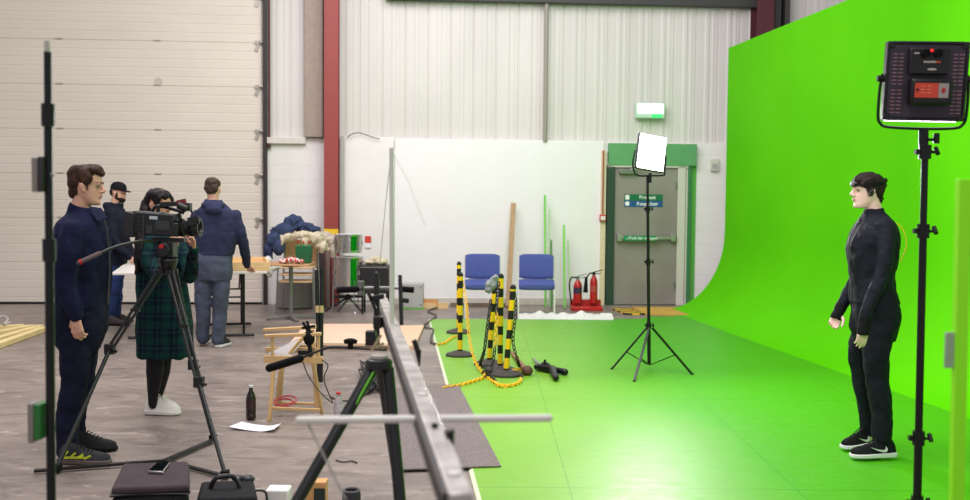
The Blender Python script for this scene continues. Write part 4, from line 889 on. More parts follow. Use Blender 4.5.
b = MB(); b.cyl(P(414, 340, 2.9), P(418, 352, 2.9), .008); b.cyl(P(418, 350, 2.9), P(419.5, 366, 2.9), .010, .002); obj('pointer', b, BT, t)
b = MB(); b.cyl(P(449, 430, 1.75), P(452, 445, 1.75), .010, .004); obj('pointer', b, BT, t)
# articulated arm in front of the chair
b = MB(); b.tube([P(269.5, 368, 4.3), P(300, 358.5, 4.25)], .018, n=12, round_=True); obj('padded_end', b, RUBBER, t)
b = MB(); b.tube([P(299, 359, 4.25), P(316, 352, 4.22), P(332, 347, 4.2), P(352, 348, 4.2), P(386, 350, 4.1)], .005, n=8, smooth=4); obj('rod', b, BT, t)
b = MB(); b.cyl(P(350.5, 349, 4.2), P(350.5, 341, 4.2), .012); b.cyl(P(350.5, 342, 4.2)-V((.026, 0, 0)), P(350.5, 342, 4.2)+V((.026, 0, 0)), .008); b.ell(P(350.5, 341, 4.2), (.03, .014, .012)); obj('knob', b, RUBBER, t)
t = thing('clip_microphone', 'black ball headed clamp unit standing on the rail of the wooden chair', 'clamp', P(311, 357.5, 6.95))
c0 = P(309, 338, 6.95); b = MB(); b.ell(c0, (.040, .036, .055)); obj('head', b, RUBBER, t)
for p_, q_ in ((c0+V((.0, 0, .035)), P(303, 322, 6.95)), (c0+V((.01, 0, .035)), P(307, 321, 6.95)), (P(302, 328, 6.95), P(315, 326, 6.95))): b = MB(); b.bar(p_, q_, .018); obj('clip', b, BLKM, t)
b = MB(); b.cyl(c0-V((0, 0, .03)), P(311, 357.0, 6.95), .016); obj('stem', b, BLKM, t)
b = MB(); b.box(P(305, 352.5, 6.95), (.09, .05, .03)); obj('clamp_jaw', b, BLKM, t)
wb = NT('banded_pole', rough=.5); q = wb.sep(); wb.color(wb.mix(wb.math('LESS_THAN', wb.math('ABSOLUTE', wb.math('SUBTRACT', q[2], .62)), .03), (22, 22, 26), (206, 180, 130)))
for px0, px1, lb in ((316.5, 319, 'black pole with pale wooden band, left of two standing behind the chair'), (322, 321, 'black pole with pale wooden band, right of two standing behind the chair')):
    f = V((P(px1, 350, 8.4).x, 8.4, .0)); b = MB(); b.cyl(f, P(px0, 270 if px0 < 320 else 268, 8.4), .017); solo('banded_pole', b, wb.m, lb, 'pole')

# ================================================================== VIDEO CAMERA ON TRIPOD
Yt = 6.15
hd = P(168, 252, Yt)
t = thing('tripod', 'tall black fluid head tripod holding the video camera', 'tripod', (hd.x, hd.y, 0))
def leg2(a, knee, e):
    s_ = MB(); a, knee, e = V(a), V(knee), V(e); x = V((.016, 0, 0)); s_.cyl(a-x, knee-x*.9, .009, n=10); s_.cyl(a+x, knee+x*.9, .009, n=10); s_.bar(a-x*1.5, a+x*1.5, .03); o = obj('leg', s_, BT, t)
    m = a.lerp(knee, .5); s_ = MB(); s_.box(knee, (.055, .045, .06)); s_.cyl(knee+V((.0, -.01, 0)), knee+V((.05, -.03, -.01)), .009); obj('leg_clamp', s_, BT, o)
    s_ = MB(); s_.box(m, (.05, .03, .02)); obj('leg_bridge', s_, BT, o)
    s_ = MB(); s_.cyl(knee, e, .013, .012, n=12); obj('lower_tube', s_, BT, o)
    s_ = MB(); s_.box(e, (.04, .05, .04)); obj('foot', s_, RUBBER, o)
A0 = P(168, 272, Yt)
fl, fr, fb = G(57, 468, .03), G(225, 474, .03), V((hd.x+.25, hd.y+.75, .03))
kl = A0.lerp(fl, .42); kl = P(110, 349, (A0.y+fl.y)/2+.1)
leg2(A0+V((-.05, 0, 0)), kl, fl); leg2(A0+V((.03, -.05, 0)), P(199, 382, (A0.y*.45+fr.y*.55)), fr); leg2(A0+V((.02, .05, 0)), (A0.lerp(G(213, 438, .02), .55)), G(213, 438, .02))
b = MB(); ce = P(196, 405, 5.75); ce.z = .25; cbar = G(165, 470, .02)
cen = (fl+fr+G(209, 439, .02))/3; cen.z = .02
b.bar(fl-V((0, 0, .012))+V((-.12, -.02, 0)), cen.lerp(fl, .25), .03, .015); b.bar(cen.lerp(fl, .3), cen, .022, .012); obj('floor_spreader', b, BT, t)
b = MB(); b.bar(cen, G(213, 440, .02), .03, .015); b.bar(cen, fr-V((0, 0, .012)), .026, .014); obj('floor_spreader', b, BT, t)
b = MB(); b.lathe([(.02, -.14), (.045, -.10), (.06, -.05), (.055, -.04), (.03, -.035)], P(168, 252, Yt), n=24); obj('bowl', b, BT, t)
b = MB(); c0 = P(168, 249, Yt); b.box(c0, (.09, .10, .10)); b.cyl(c0+V((-.01, -.075, .0)), c0+V((-.01, .07, .0)), .042, n=24); b.box(P(169, 240, Yt), (.20, .06, .025)); fh = obj('fluid_head', b, BT, t, bevel=.005)
b = MB(); b.cyl(c0+V((-.015, -.085, .02)), c0+V((-.015, -.074, .02)), .014); obj('red_knob', b, RED, fh)
b = MB(); b.tube([P(164, 243, Yt), P(143, 241, Yt-.2), P(118, 246, Yt-.32), P(98, 254, Yt-.42)], .009, n=10, smooth=4); ph = obj('pan_handle', b, BT, t)
b = MB(); b.tube([P(99, 253.5, Yt-.42), P(79, 262.5, Yt-.5)], .014, n=12, round_=True); obj('rubber_grip', b, M('grip_grey', (92, 74, 78), .7), ph)
b = MB(); b.lathe([(.016, 0), (.016, .012)], P(79.5, 262.3, Yt-.5), axis=(1, .4, .4)); obj('red_ring', b, RED, ph)
# camera
cc = P(160, 222, Yt)
t = thing('video_camera', 'black professional video camera on the tall tripod', 'video camera', P(160, 236, Yt))
crot = Euler((0, R(3), R(0))).to_matrix()
def cb_(b, px, py, w_, h_, d_, dy=0, rot=None): b.box(P(px, py, Yt)+V((0, dy, 0)), (w_*Yt/1000, d_, h_*Yt/1000), rot or crot); return b
b = MB(); cb_(b, 157, 224, 40, 22, .13); cb_(b, 150, 214, 30, 5, .10); cb_(b, 170, 229, 22, 14, .12); body = obj('body', b, BLACK, t, bevel=.008)
b = MB(); cb_(b, 157, 217.5, 8, 3.2, .004, -.067); obj('display', b, M('display_pale', (186, 196, 200), .3), body)
b = MB(); cb_(b, 147, 224, 1.6, 20, .006, -.067); cb_(b, 166, 225, 14, 9, .006, -.067); cb_(b, 153, 229, 6, 8, .008, -.067)
for k in range(5): b.cyl(P(143, 217+k*4, Yt)+V((0, -.072, 0)), P(143, 217+k*4, Yt)+V((0, -.06, 0)), .006)
obj('control_panel', b, M('panel_grey', (50, 52, 56), .35), body)
b = MB(); q_ = [P(124, 237, Yt), P(128, 211, Yt), P(138, 213, Yt), P(138, 237, Yt)]; b.prism([p+V((0, -.06, 0)) for p in q_], (0, .12, 0)); obj('battery', b, M('battery_grey', (44, 42, 46), .6), body, bevel=.006)
b = MB(); cb_(b, 139.5, 224, 5, 23, .125); obj('battery_plate', b, M('plate_dark', (30, 30, 32), .5), body, bevel=.003)
b = MB(); la = P(172, 228, Yt); lb_ = P(198, 227.5, Yt-.01); b.lathe([(.045, 0), (.045, .03), (.05, .035), (.05, .07), (.044, .075), (.048, .09), (.052, .13), (.056, .16), (.056, .165), (.04, .165), (.03, .13)], P(174, 228, Yt), n=32, axis=lb_-la); lens = obj('lens', b, M('lens_black', (22, 24, 24), .3), t)
b = MB(); b.lathe([(.04, .14), (.001, .15)], P(174, 228, Yt), n=32, axis=lb_-la); obj('front_glass', b, M('lens_glass', (20, 40, 36), .05, coat=1), lens)
for k in (.04, .10):
    b = MB(); b.lathe([(.053, k), (.055, k+.005), (.055, k+.02), (.053, k+.025)], P(174, 228, Yt), n=32, axis=lb_-la); obj('focus_ring', b, RUBBER, lens)
b = MB(); b.tube([P(152, 211, Yt), P(158, 206, Yt), P(176, 210, Yt), P(184, 213, Yt)], .011, n=10, smooth=3); b.bar(P(158, 212, Yt), P(159, 206, Yt), .02); b.bar(P(179, 213, Yt), P(181, 222, Yt), .02); obj('top_handle', b, BLACK, t)
b = MB(); b.bar(P(160, 204.5, Yt-.02), P(184, 203.5, Yt-.02), .03, .03); b.cyl(P(178, 205, Yt-.05), P(187, 209, Yt-.05), .022, n=14); b.box(P(187, 207, Yt), (.05, .06, .05)); b.bar(P(187, 204, Yt), P(193, 214, Yt), .012); vf = obj('viewfinder', b, BLACK, t, bevel=.003)
b = MB(); b.bar(P(177, 203, Yt-.03), P(186, 201, Yt-.03), .02, .03); obj('red_trim', b, M('trim_dark_red', (120, 40, 44), .5), vf)
b = MB(); b.bar(P(188, 222, Yt-.07), P(199, 220, Yt-.07), .012, .05); b.cyl(P(195, 219, Yt-.09), P(195, 219, Yt-.03), .012); obj('follow_focus', b, BLACK, t)

# ================================================================== PEOPLE
SKIN = M('skin', (214, 164, 140), .5, var=.04, scale=20); SKIN2 = M('skin_pale', (232, 194, 178), .5, var=.03, scale=20); SKIN3 = M('skin_tan', (196, 146, 116), .5, var=.04)
EYEW = M('eye_white', (158, 142, 132), .5); IRIS = M('iris', (44, 30, 24), .2); LIP = M('lip', (196, 128, 116), .5)
def frame(F, tilt=0, lean=0):
    F = V(F).normalized(); L = V((0, 0, 1)).cross(F).normalized(); U = F.cross(L)
    m = Matrix((F, L, U)).transposed()
    return m @ Matrix.Rotation(tilt, 3, 'Y') @ Matrix.Rotation(lean, 3, 'X')
HP = [(-.115, .066, .018, .026), (-.108, .080, -.002, .038), (-.092, .086, -.022, .047), (-.075, .083, -.045, .055), (-.055, .083, -.066, .061), (-.03, .083, -.078, .066), (-.008, .080, -.088, .0695), (.012, .081, -.094, .072), (.03, .086, -.097, .0745), (.055, .083, -.096, .0755), (.078, .070, -.088, .071), (.096, .050, -.07, .058), (.108, .027, -.045, .04), (.115, .005, -.02, .018)]
def head(b, c, m, s=1.0, grow=0.0, zmin=-1, feats=True):
    rings = []
    for z, fx, bx_, w_ in HP:
        if z < zmin: continue
        rr = []; mid = (fx+bx_)/2; hd_ = (fx-bx_)/2+grow
        for k in range(32):
            a = 2*pi*k/32; ca, sa = cos(a), sin(a); ex = .92
            x = mid + hd_*(abs(ca)**ex)*(1 if ca > 0 else -1); y = (w_+grow)*(abs(sa)**ex)*(1 if sa > 0 else -1)*(1-.16*max(0, ca)**2)
            rr.append(c + m @ (V((x, y, z*(1+grow*6)))*s))
        rings.append(rr)
    b.loft(rings)
    if not feats: return
    e = lambda p, r, rt=None: b.ell(c + m @ (V(p)*s), tuple(q*s for q in r), m @ rt if rt else m, nu=14, nv=8)
    b.tube([c+m @ (V(p)*s) for p in ((.080, 0, .018), (.092, 0, -.002), (.105, 0, -.022), (.100, 0, -.033))], [.008*s, .009*s, .012*s, .009*s], n=10, round_=True)
    for sd in (-1, 1):
        e((.093, sd*.012, -.030), (.011, .008, .008)); e((.078, sd*.028, .022), (.012, .020, .007)); e((.073, sd*.031, .011), (.010, .018, .006))
        e((-.004, sd*.077, -.008), (.015, .007, .025), Euler((R(sd*-8), R(-12), R(sd*-20))).to_matrix()); e((.004, sd*.074, -.030), (.010, .006, .012))
    e((.084, 0, -.052), (.010, .021, .006)); e((.083, 0, -.064), (.010, .018, .007)); e((.074, 0, -.098), (.017, .022, .016))
def hand(b, wr, d, n, side, curl=(25, 30, 30), s=1.0, spread=1.0):
    wr, d, n = V(wr), V(d).normalized(), V(n); n = (n-d*n.dot(d)).normalized(); w_ = d.cross(n).normalized()*side
    lens = (.070, .078, .072, .058); offs = (.029, .010, -.010, -.028)
    for i in range(4):
        root = wr + (d*(.086-.004*abs(i-1)) + w_*offs[i])*s; b.tube([wr+w_*offs[i]*.5*s+d*.005*s, root], [.015*s, .0115*s], n=10, round_=True)
        dr = (d + w_*offs[i]*1.6*spread).normalized(); p = root; pts = [p]; a = 0
        for j, f in enumerate((.45, .3, .25)):
            a += R(curl[j]*(1+.12*i)); dd_ = dr*cos(a)+n*sin(a); p = p + dd_*lens[i]*f*s; pts.append(p)
        b.tube(pts, [.0095*s, .0085*s, .0078*s, .0065*s], n=9, round_=True)
    r0 = wr+(d*.02+w_*.022)*s; dr = (d*.62+w_*.62+n*.42).normalized(); p1 = r0+dr*.045*s; p2 = p1+(d*.8+w_*.25+n*.5).normalized()*.032*s; p3 = p2+(d*.85+n*.5).normalized()*.026*s
    b.tube([r0, p1, p2, p3], [.015*s, .0115*s, .0098*s, .0075*s], n=9, round_=True)
    b.ell(wr+d*.045*s, (.02*s, .02*s, .02*s))
def slab_t(b, sl, Y, shrink=0.0):       # torso from pixel outlines: (py, xl, xr, half depth[, dy])
    rings = []
    for q in sl:
        py, xl, xr, dp__ = q[:4]; dy = q[4] if len(q) > 4 else 0
        c_ = P((xl+xr)/2, py, Y+dy); hw = (xr-xl)/2*(Y+dy)/FPX-shrink; rr = []
        for k in range(28):
            a = 2*pi*k/28; ca, sa = cos(a), sin(a)
            rr.append(c_+V((hw*(abs(ca)**.85)*(1 if ca > 0 else -1), (dp__-shrink)*(abs(sa)**.85)*(1 if sa > 0 else -1), 0)))
        rings.append(rr)
    b.loft(rings)
def limb(b, pts, Y, k=1.0, add=0.0, ends=True):
    b.tube([P(p[0], p[1], Y+p[2]) for p in pts], [p[3]*k+add for p in pts], n=16, round_=ends, smooth=4)
def shoe(t, heel, toe, upm, solem, lacem=None, h=1.0, wd=1.0, extra=None):
    H, T = V(heel), V(toe); H.z = T.z = heel[2]; d = (T-H); Ln = d.length; d.normalize(); sd = V((-d.y, d.x, 0)); z0 = heel[2]
    prof = [(-.0, .026, .055), (.06, .034, .082), (.2, .037, .095), (.34, .038, .09), (.5, .042, .068), (.68, .047, .052), (.85, .043, .043), (.96, .028, .034), (1.0, .012, .026)]
    def rings(zb, zfun, grow):
        out = []
        for f, w_, hh in prof:
            c_ = H+d*Ln*(f*(1+grow*.3)-grow*.15); rr = []
            for k in range(16):
                a = 2*pi*k/16; x = cos(a)*(w_*wd+grow*.06); zz = sin(a)
                rr.append(c_+sd*x*(1 if zz < 0 else (1-.25*zz)) + V((0, 0, zb+zfun(f, hh)*(max(0, zz) if zz > 0 else 0))))
            out.append(rr)
        return out
    b = MB(); b.loft(rings(z0+.022, lambda f, hh: hh*h, 0)); so = obj('shoe', b, upm, t, smooth=60)
    b = MB(); rr = []
    for f, w_, hh in prof:
        c_ = H+d*Ln*(f*1.04-.02); ww = w_*wd+.006; rr.append([c_-sd*ww+V((0, 0, z0+.001)), c_+sd*ww+V((0, 0, z0+.001)), c_+sd*ww+V((0, 0, z0+.03-.008*f)), c_-sd*ww+V((0, 0, z0+.03-.008*f))])
    b.loft(rr); obj('sole', b, solem, so, bevel=.004)
    b = MB()
    for i in range(5):
        f = .38+.07*i; c_ = H+d*Ln*f; hh = (.098-.045*(f-.34)/.35*1.1)*h; b.tube([c_+sd*.022+V((0, 0, z0+.016+hh)), c_+V((0, 0, z0+.024+hh)), c_-sd*.022+V((0, 0, z0+.016+hh))], .0035, n=6)
    obj('lace', b, lacem or upm, so)
    if extra: extra(so, H, d, sd, Ln, z0)
    return so
def eyes(t, c, m, s=1.0, brow=None):
    for sd in (-1, 1):
        b = MB(); b.ell(c+m @ (V((.0685, sd*.030, .001))*s), tuple(q*s for q in (.0125, .012, .0085)), m, nu=14, nv=8); o = obj('eye', b, EYEW, t)
        b = MB(); b.ell(c+m @ (V((.0765, sd*.031, .001))*s), (.0072*s,)*3, nu=12, nv=8); obj('iris', b, IRIS, o)
        if brow:
            b = MB(); b.tube([c+m @ (V(p)*s) for p in ((.089, sd*.012, .022), (.087, sd*.028, .028), (.074, sd*.046, .024))], .0035*s, n=6, smooth=3, round_=True); obj('eyebrow', b, brow, t)
    b = MB(); b.ell(c+m @ (V((.0905, 0, -.053))*s), (.006*s, .018*s, .0045*s), m); b.ell(c+m @ (V((.0895, 0, -.063))*s), (.006*s, .016*s, .005*s), m); obj('lips', b, LIP, t)
def make_body(t, parts, mat, voxel=.0046):
    b = MB(); parts(b); return obj('body', None, mat, t, mesh=fuse(b, voxel, 2))
def garment(name, t, parts, mat, voxel=.009, disp=.008, ds=9, stretch=(1, 1, 1), sm=3):
    b = MB(); parts(b); return obj(name, None, mat, t, mesh=fuse(b, voxel, sm, disp, ds, stretch))
def pz(px, py, Y, n): return P(px, py, Y)

# ---- 1. standing man at the left, navy jacket, profile facing right
Y = 5.92; root = G(78, 462); root.z = 0
t = thing('person', 'tall man in navy jacket and dark jeans standing at left in profile', 'person', root)
hc_ = P(87, 185.5, Y); hm = frame((1, 0.05, 0), R(5)); 
TS = [(211, 73, 95, .07), (216, 67, 99, .12), (223, 61, 102, .18), (234, 57, 106, .205), (250, 56, 109, .20), (270, 57, 109, .185), (290, 58, 108, .18), (307, 58, 107, .18)]
PS = [(298, 60, 105, .155), (312, 55, 106, .175), (326, 54, 105, .175), (342, 57, 101, .16), (350, 62, 98, .12)]
NA = [(74, 230, -.17, .072), (69, 252, -.21, .070), (66, 276, -.21, .062), (69, 296, -.21, .054), (75, 314, -.20, .045)]
FA = [(80, 232, .17, .066), (86, 255, .2, .06), (90, 282, .2, .05), (91, 304, .2, .042)]
NL_ = [(74, 338, -.09, .098), (75, 362, -.09, .086), (73, 388, -.09, .074), (69, 412, -.10, .070), (67, 450, -.11, .064)]
FL_ = [(86, 338, .09, .090), (84, 362, .11, .080), (81, 388, .14, .066), (76, 410, .18, .062), (76, 441, .2, .058)]
wr = P(75.5, 318, Y-.2)
def parts(b):
    head(b, hc_, hm, .98); b.tube([P(80, 216, Y), P(80.5, 206, Y), P(84, 196, Y)], [.062, .056, .052], n=16)
    slab_t(b, TS, Y, .02); slab_t(b, PS[:-1], Y, .02); limb(b, NA, Y, .72); limb(b, FA, Y, .72); limb(b, NL_, Y, .75); limb(b, FL_, Y, .75)
    limb(b, [(68, 442, -.11, .045), (68, 455, -.11, .045), (76, 458, -.11, .035)], Y); limb(b, [(76, 434, .2, .042), (76, 446, .2, .036), (84, 447, .2, .028)], Y)
    b.tube([P(74, 308, Y-.2), wr], [.034, .028], n=12)
    hand(b, wr, (.12, .05, -1), (.2, 1, 0), -1, (22, 26, 24), 1.0)
    hand(b, P(91, 306, Y+.2), (.1, 0, -1), (0, -1, 0), 1, (22, 28, 26))
body = make_body(t, parts, SKIN)
eyes(t, hc_, hm, .98, M('brow_brown', (60, 42, 32), .8))
def parts(b):
    slab_t(b, TS, Y); limb(b, NA, Y); limb(b, FA, Y)
    b.tube([P(81, 218, Y), P(81.5, 211, Y), P(83, 206.5, Y)], [.085, .078, .074], n=20)
jk = garment('jacket', t, parts, M('jacket_navy', (19, 23, 52), .8, var=.2, scale=6, bump=.3, bscale=90), disp=.008, ds=9, stretch=(1.1, 1.1, .9))
b = MB(); b.tube([P(99, 212, Y-.045), P(105, 222, Y-.04), P(108, 240, Y-.03), P(109.5, 268, Y-.02), P(108, 304, Y-.02)], .006, smooth=4); obj('zip', b, DGREY, jk)
b = MB(); b.prism([P(88, 206, Y-.075), P(101, 208, Y-.05), P(107, 218, Y-.04), P(97, 221, Y-.085)], (0, .01, 0)); obj('collar', b, M('collar_navy', (40, 44, 70), .8), jk, bevel=.003)
JN = M('dark_denim', (18, 22, 44), .8, var=.2, scale=14, bump=.2, bscale=200)
def parts(b): slab_t(b, PS, Y, -.004); limb(b, NL_, Y); limb(b, FL_, Y)
garment('jeans', t, parts, JN, disp=.008, ds=9, stretch=(1, 1, 1.1))
HRB = M('brown_hair', (62, 42, 32), .6, var=.35, scale=40, stretch=(1, 1, .3), bump=.6, bscale=120)
def parts(b):
    e = lambda p, r, ry=0: b.ell(hc_ + hm @ V(p), r, hm @ Euler((0, R(ry), 0)).to_matrix())
    e((-.022, 0, .062), (.092, .082, .064)); e((.035, 0, .092), (.058, .064, .034), 8); e((.075, 0, .080), (.026, .046, .024), 30); e((-.055, 0, .018), (.054, .078, .082)); e((-.072, 0, -.038), (.028, .056, .045)); e((-.050, 0, -.025), (.036, .069, .045))
    for sd in (-1, 1): e((.015, sd*.068, .040), (.042, .013, .040)); e((.022, sd*.0705, .002), (.010, .006, .030))
obj('hair', None, HRB, t, mesh=fuse(bb, .006, 2, .008, 30) if 0 else (lambda b: (parts(b), fuse(b, .006, 2, .009, 26, (1, 1, .5)))[1])(MB()))
SHG = M('shoe_dark_grey', (50, 50, 52), .7, var=.25, scale=30); SHY = M('shoe_yellow', (196, 206, 50), .5)
def fl(so, H, d, sd, Ln, z0):
    b = MB()
    for i in range(4):
        f = .10+.15*i; c_ = H+d*Ln*f-sd*.041; b.bar(c_+V((0, 0, z0+.035)), c_+d*.035+V((0, .004, z0+.075-.008*i)), .006, .012)
    b.bar(H+d*Ln*.1-sd*.040+V((0, 0, z0+.038)), H+d*Ln*.55-sd*.046+V((0, 0, z0+.042)), .006, .012)
    obj('stripe', b, SHY, so)
hp, tp_ = G(60, 463), G(110, 464); hp.z = tp_.z = .002
shoe(t, hp, tp_, SHG, M('sole_grey', (96, 84, 78), .7), RUBBER, extra=fl)
hp = G(71, 450); tp_ = hp+V((.28, -.01, 0)); hp.z = tp_.z = .002
shoe(t, hp, tp_, M('shoe_black', (34, 34, 36), .7), RUBBER, RUBBER)

# ---- 2. woman in black at the right, profile facing left
Y = 6.1; root = G(872, 457); root.z = 0
t = thing('person', 'woman in black suit and headband standing before the green backdrop', 'person', root)
hc_ = P(867, 190.5, Y); hm = frame((-1, -.08, 0), R(1)); hs = .94
TS = [(212, 864, 883, .062), (217, 862, 887, .10), (224, 858, 893, .155), (234, 852, 897, .175), (246, 848, 898, .165), (262, 849, 895, .15), (278, 852, 892, .14), (292, 851, 894, .15), (303, 851, 897, .165)]
PS = [(286, 855, 891, .135), (300, 853, 896, .16), (314, 854, 897, .17), (328, 852, 895, .16), (340, 856, 892, .12)]
NA = [(885, 228, -.15, .060), (886, 250, -.19, .055), (882, 274, -.20, .047), (873, 296, -.21, .042), (865, 318, -.21, .036)]
FA = [(872, 228, .15, .056), (866, 252, .18, .05), (856, 278, .19, .044), (847, 296, .18, .038), (840, 309, .17, .033)]
NL_ = [(879, 330, -.09, .090), (876, 350, -.10, .084), (877, 381, -.11, .068), (881, 404, -.12, .066), (882, 437, -.13, .056)]
FL_ = [(867, 330, .09, .085), (860, 352, .10, .074), (863, 384, .11, .062), (867, 405, .11, .058), (868, 430, .12, .052)]
def parts(b):
    head(b, hc_, hm, hs); b.tube([P(874, 218, Y), P(873.5, 208, Y), P(870, 196, Y)], [.056, .048, .046], n=16)
    slab_t(b, TS, Y, .02); slab_t(b, PS[:-1], Y, .02); limb(b, NA, Y, .7); limb(b, FA, Y, .7); limb(b, NL_, Y, .75); limb(b, FL_, Y, .75)
    limb(b, [(884, 434, -.13, .036), (885, 448, -.13, .036), (876, 454, -.13, .03)], Y); limb(b, [(866, 428, .12, .036), (866, 440, .12, .036), (858, 444, .12, .03)], Y)
    b.tube([P(866, 314, Y-.21), P(863, 325, Y-.21)], [.028, .025], n=12); b.tube([P(843, 303, Y+.17), P(838, 312, Y+.16)], [.027, .024], n=12)
    hand(b, P(864, 324, Y-.21), (-.10, .02, -1), (-.25, 1, 0), 1, (8, 16, 16), .95)
    hand(b, P(838.5, 311, Y+.16), (-.35, -.1, -1), (-.5, -.9, 0), -1, (26, 34, 30), .92)
make_body(t, parts, SKIN2)
eyes(t, hc_, hm, hs, M('brow_dark', (44, 30, 26), .8))
BK = M('suit_black', (25, 27, 37), .75, var=.2, scale=8, bump=.3, bscale=90)
def parts(b):
    slab_t(b, TS, Y); limb(b, NA, Y); limb(b, FA, Y); b.tube([P(873.5, 219, Y), P(873.5, 213, Y), P(873, 208.5, Y)], [.072, .064, .06], n=20)
jk = garment('jacket', t, parts, BK, disp=.008, ds=11, stretch=(1.1, 1.1, .9))
def parts(b): slab_t(b, PS, Y, -.004); limb(b, NL_, Y); limb(b, FL_, Y); b.ell(P(882, 352, Y-.172), (.05, .018, .075))
garment('trousers', t, parts, M('trouser_black', (21, 23, 33), .75, var=.2, scale=8, bump=.3, bscale=90), disp=.007, ds=10, stretch=(1.2, 1.2, .9))
b = MB(); b.tube([P(862.5, 214, Y-.03), P(856, 226, Y-.04), P(849.5, 240, Y-.05), P(849, 262, Y-.05), P(851.5, 280, Y-.04), P(850.5, 300, Y-.04)], .005, smooth=4); obj('zip', b, DGREY, jk)
b = MB(); b.tube([P(858, 222, Y-.165), P(866, 226, Y-.172), P(874, 228, Y-.17)], .004); obj('chest_mark', b, DGREY, jk)
GL = M('glove_black', (18, 18, 20), .8)
for (w0, w1, w2) in (((866, 315, Y-.21), (864, 325, Y-.21), (863, 335, Y-.208)), ((842, 304, Y+.17), (838.5, 312, Y+.16), (835.5, 319, Y+.155))):
    b = MB(); b.tube([P(*w0), P(*w1), P(*w2)], [.036, .035, .038], n=14); me = fuse(b, .006, 2, .003, 20); obj('fingerless_glove', None, GL, t, mesh=me)
HRD = M('dark_hair', (40, 28, 26), .55, var=.35, scale=50, bump=.6, bscale=130)
def parts(b):
    e = lambda p, r, ry=0: b.ell(hc_ + hm @ (V(p)*hs), tuple(q*hs for q in r), hm @ Euler((0, R(ry), 0)).to_matrix())
    e((-.010, 0, .060), (.095, .083, .060)); e((-.050, 0, .022), (.062, .081, .082)); e((.05, 0, .062), (.038, .06, .034)); e((-.085, 0, .025), (.04, .045, .045)); e((-.11, .0, .05), (.03, .02, .014), 30); e((-.115, .01, .07), (.022, .012, .01), -30); e((-.06, 0, -.04), (.022, .045, .03)); e((-.112, -.01, .035), (.02, .015, .012), 60)
    for sd in (-1, 1): e((.03, sd*.062, .045), (.045, .016, .036)); e((-.02, sd*.069, .018), (.036, .014, .040)); e((.026, sd*.069, .008), (.012, .006, .026))
    e((-.075, 0, -.045), (.03, .05, .045))
obj('hair', None, HRD, t, mesh=(lambda b: (parts(b), fuse(b, .0055, 1, .007, 34))[1])(MB()))
b = MB(); rr = []
for k in range(40):
    a = 2*pi*k/40; p = V((-.008+.107*cos(a), .0915*sin(a), .042-.004*cos(a)))*hs
    o_ = V((cos(a), sin(a), 0))*.003; rr.append([hc_+hm @ (p+o_+V((0, 0, -.009))), hc_+hm @ (p+o_+V((0, 0, .009))), hc_+hm @ (p-o_+V((0, 0, .009))), hc_+hm @ (p-o_+V((0, 0, -.009)))])
b.loft(rr, closed=True); hb = obj('headband', b, RUBBER, t)
b = MB(); b.cyl(hc_+hm @ V((.086, .012, .042)), hc_+hm @ V((.108, .014, .044)), .013, n=16); obj('lamp_unit', b, M('lamp_silver', (150, 150, 156), .3, .4), hb)
b = MB(); b.cyl(hc_+hm @ V((.108, .014, .044)), hc_+hm @ V((.110, .014, .044)), .008, n=16); obj('lamp_glass', b, M('lamp_white', (236, 236, 240), .2), hb)
b = MB(); ec = V((.006, .082, -.012))*hs
b.ell(hc_+hm @ ec, (.014, .010, .016), hm); b.tube([hc_+hm @ (V(p)*hs) for p in ((.004, .084, .01), (.03, .084, -.012), (.022, .084, -.032), (.0, .082, -.03))], .0045, smooth=4); b.tube([hc_+hm @ (V(p)*hs) for p in ((.004, .084, -.01), (-.02, .082, .02), (-.06, .072, .02))], .0035, smooth=4); obj('earpiece', b, BLACK, t)
b = MB(); b.tube([P(889, 224, Y), P(898, 224, Y-.01), P(905, 234, Y-.02), P(906, 248, Y-.02), P(900, 262, Y)], .0035, smooth=6); obj('yellow_cable', b, M('yellow_cable', (226, 206, 40), .5), t)
SB = M('sneaker_black', (20, 20, 22), .7, var=.2, scale=40); SW = M('sole_white', (224, 222, 222), .5)
def swoosh(so, H, d, sd, Ln, z0):
    for s_ in (-1, 1):
        b = MB(); pts = [(.30, .078), (.26, .060), (.28, .042), (.36, .040), (.50, .052), (.66, .074), (.50, .060), (.36, .053), (.31, .058)]
        o_ = sd*s_; q = [H+d*Ln*(f-.02)+o_*(.040+.002*f)+V((0, 0, z0+zz*.92)) for f, zz in pts]; b.prism(q, o_*.004); obj('swoosh_mark', b, SW, so, smooth=0)
hp = G(894, 461); tp_ = hp+V((-.27, -.03, 0)); hp.z = tp_.z = .0145
shoe(t, hp, tp_, SB, SW, SB, wd=.95, extra=swoosh)
hp = G(871, 449.5); tp_ = hp+V((-.215, -.10, 0)); hp.z = tp_.z = .0145
shoe(t, hp, tp_, SB, SW, SB, wd=.95, extra=swoosh)

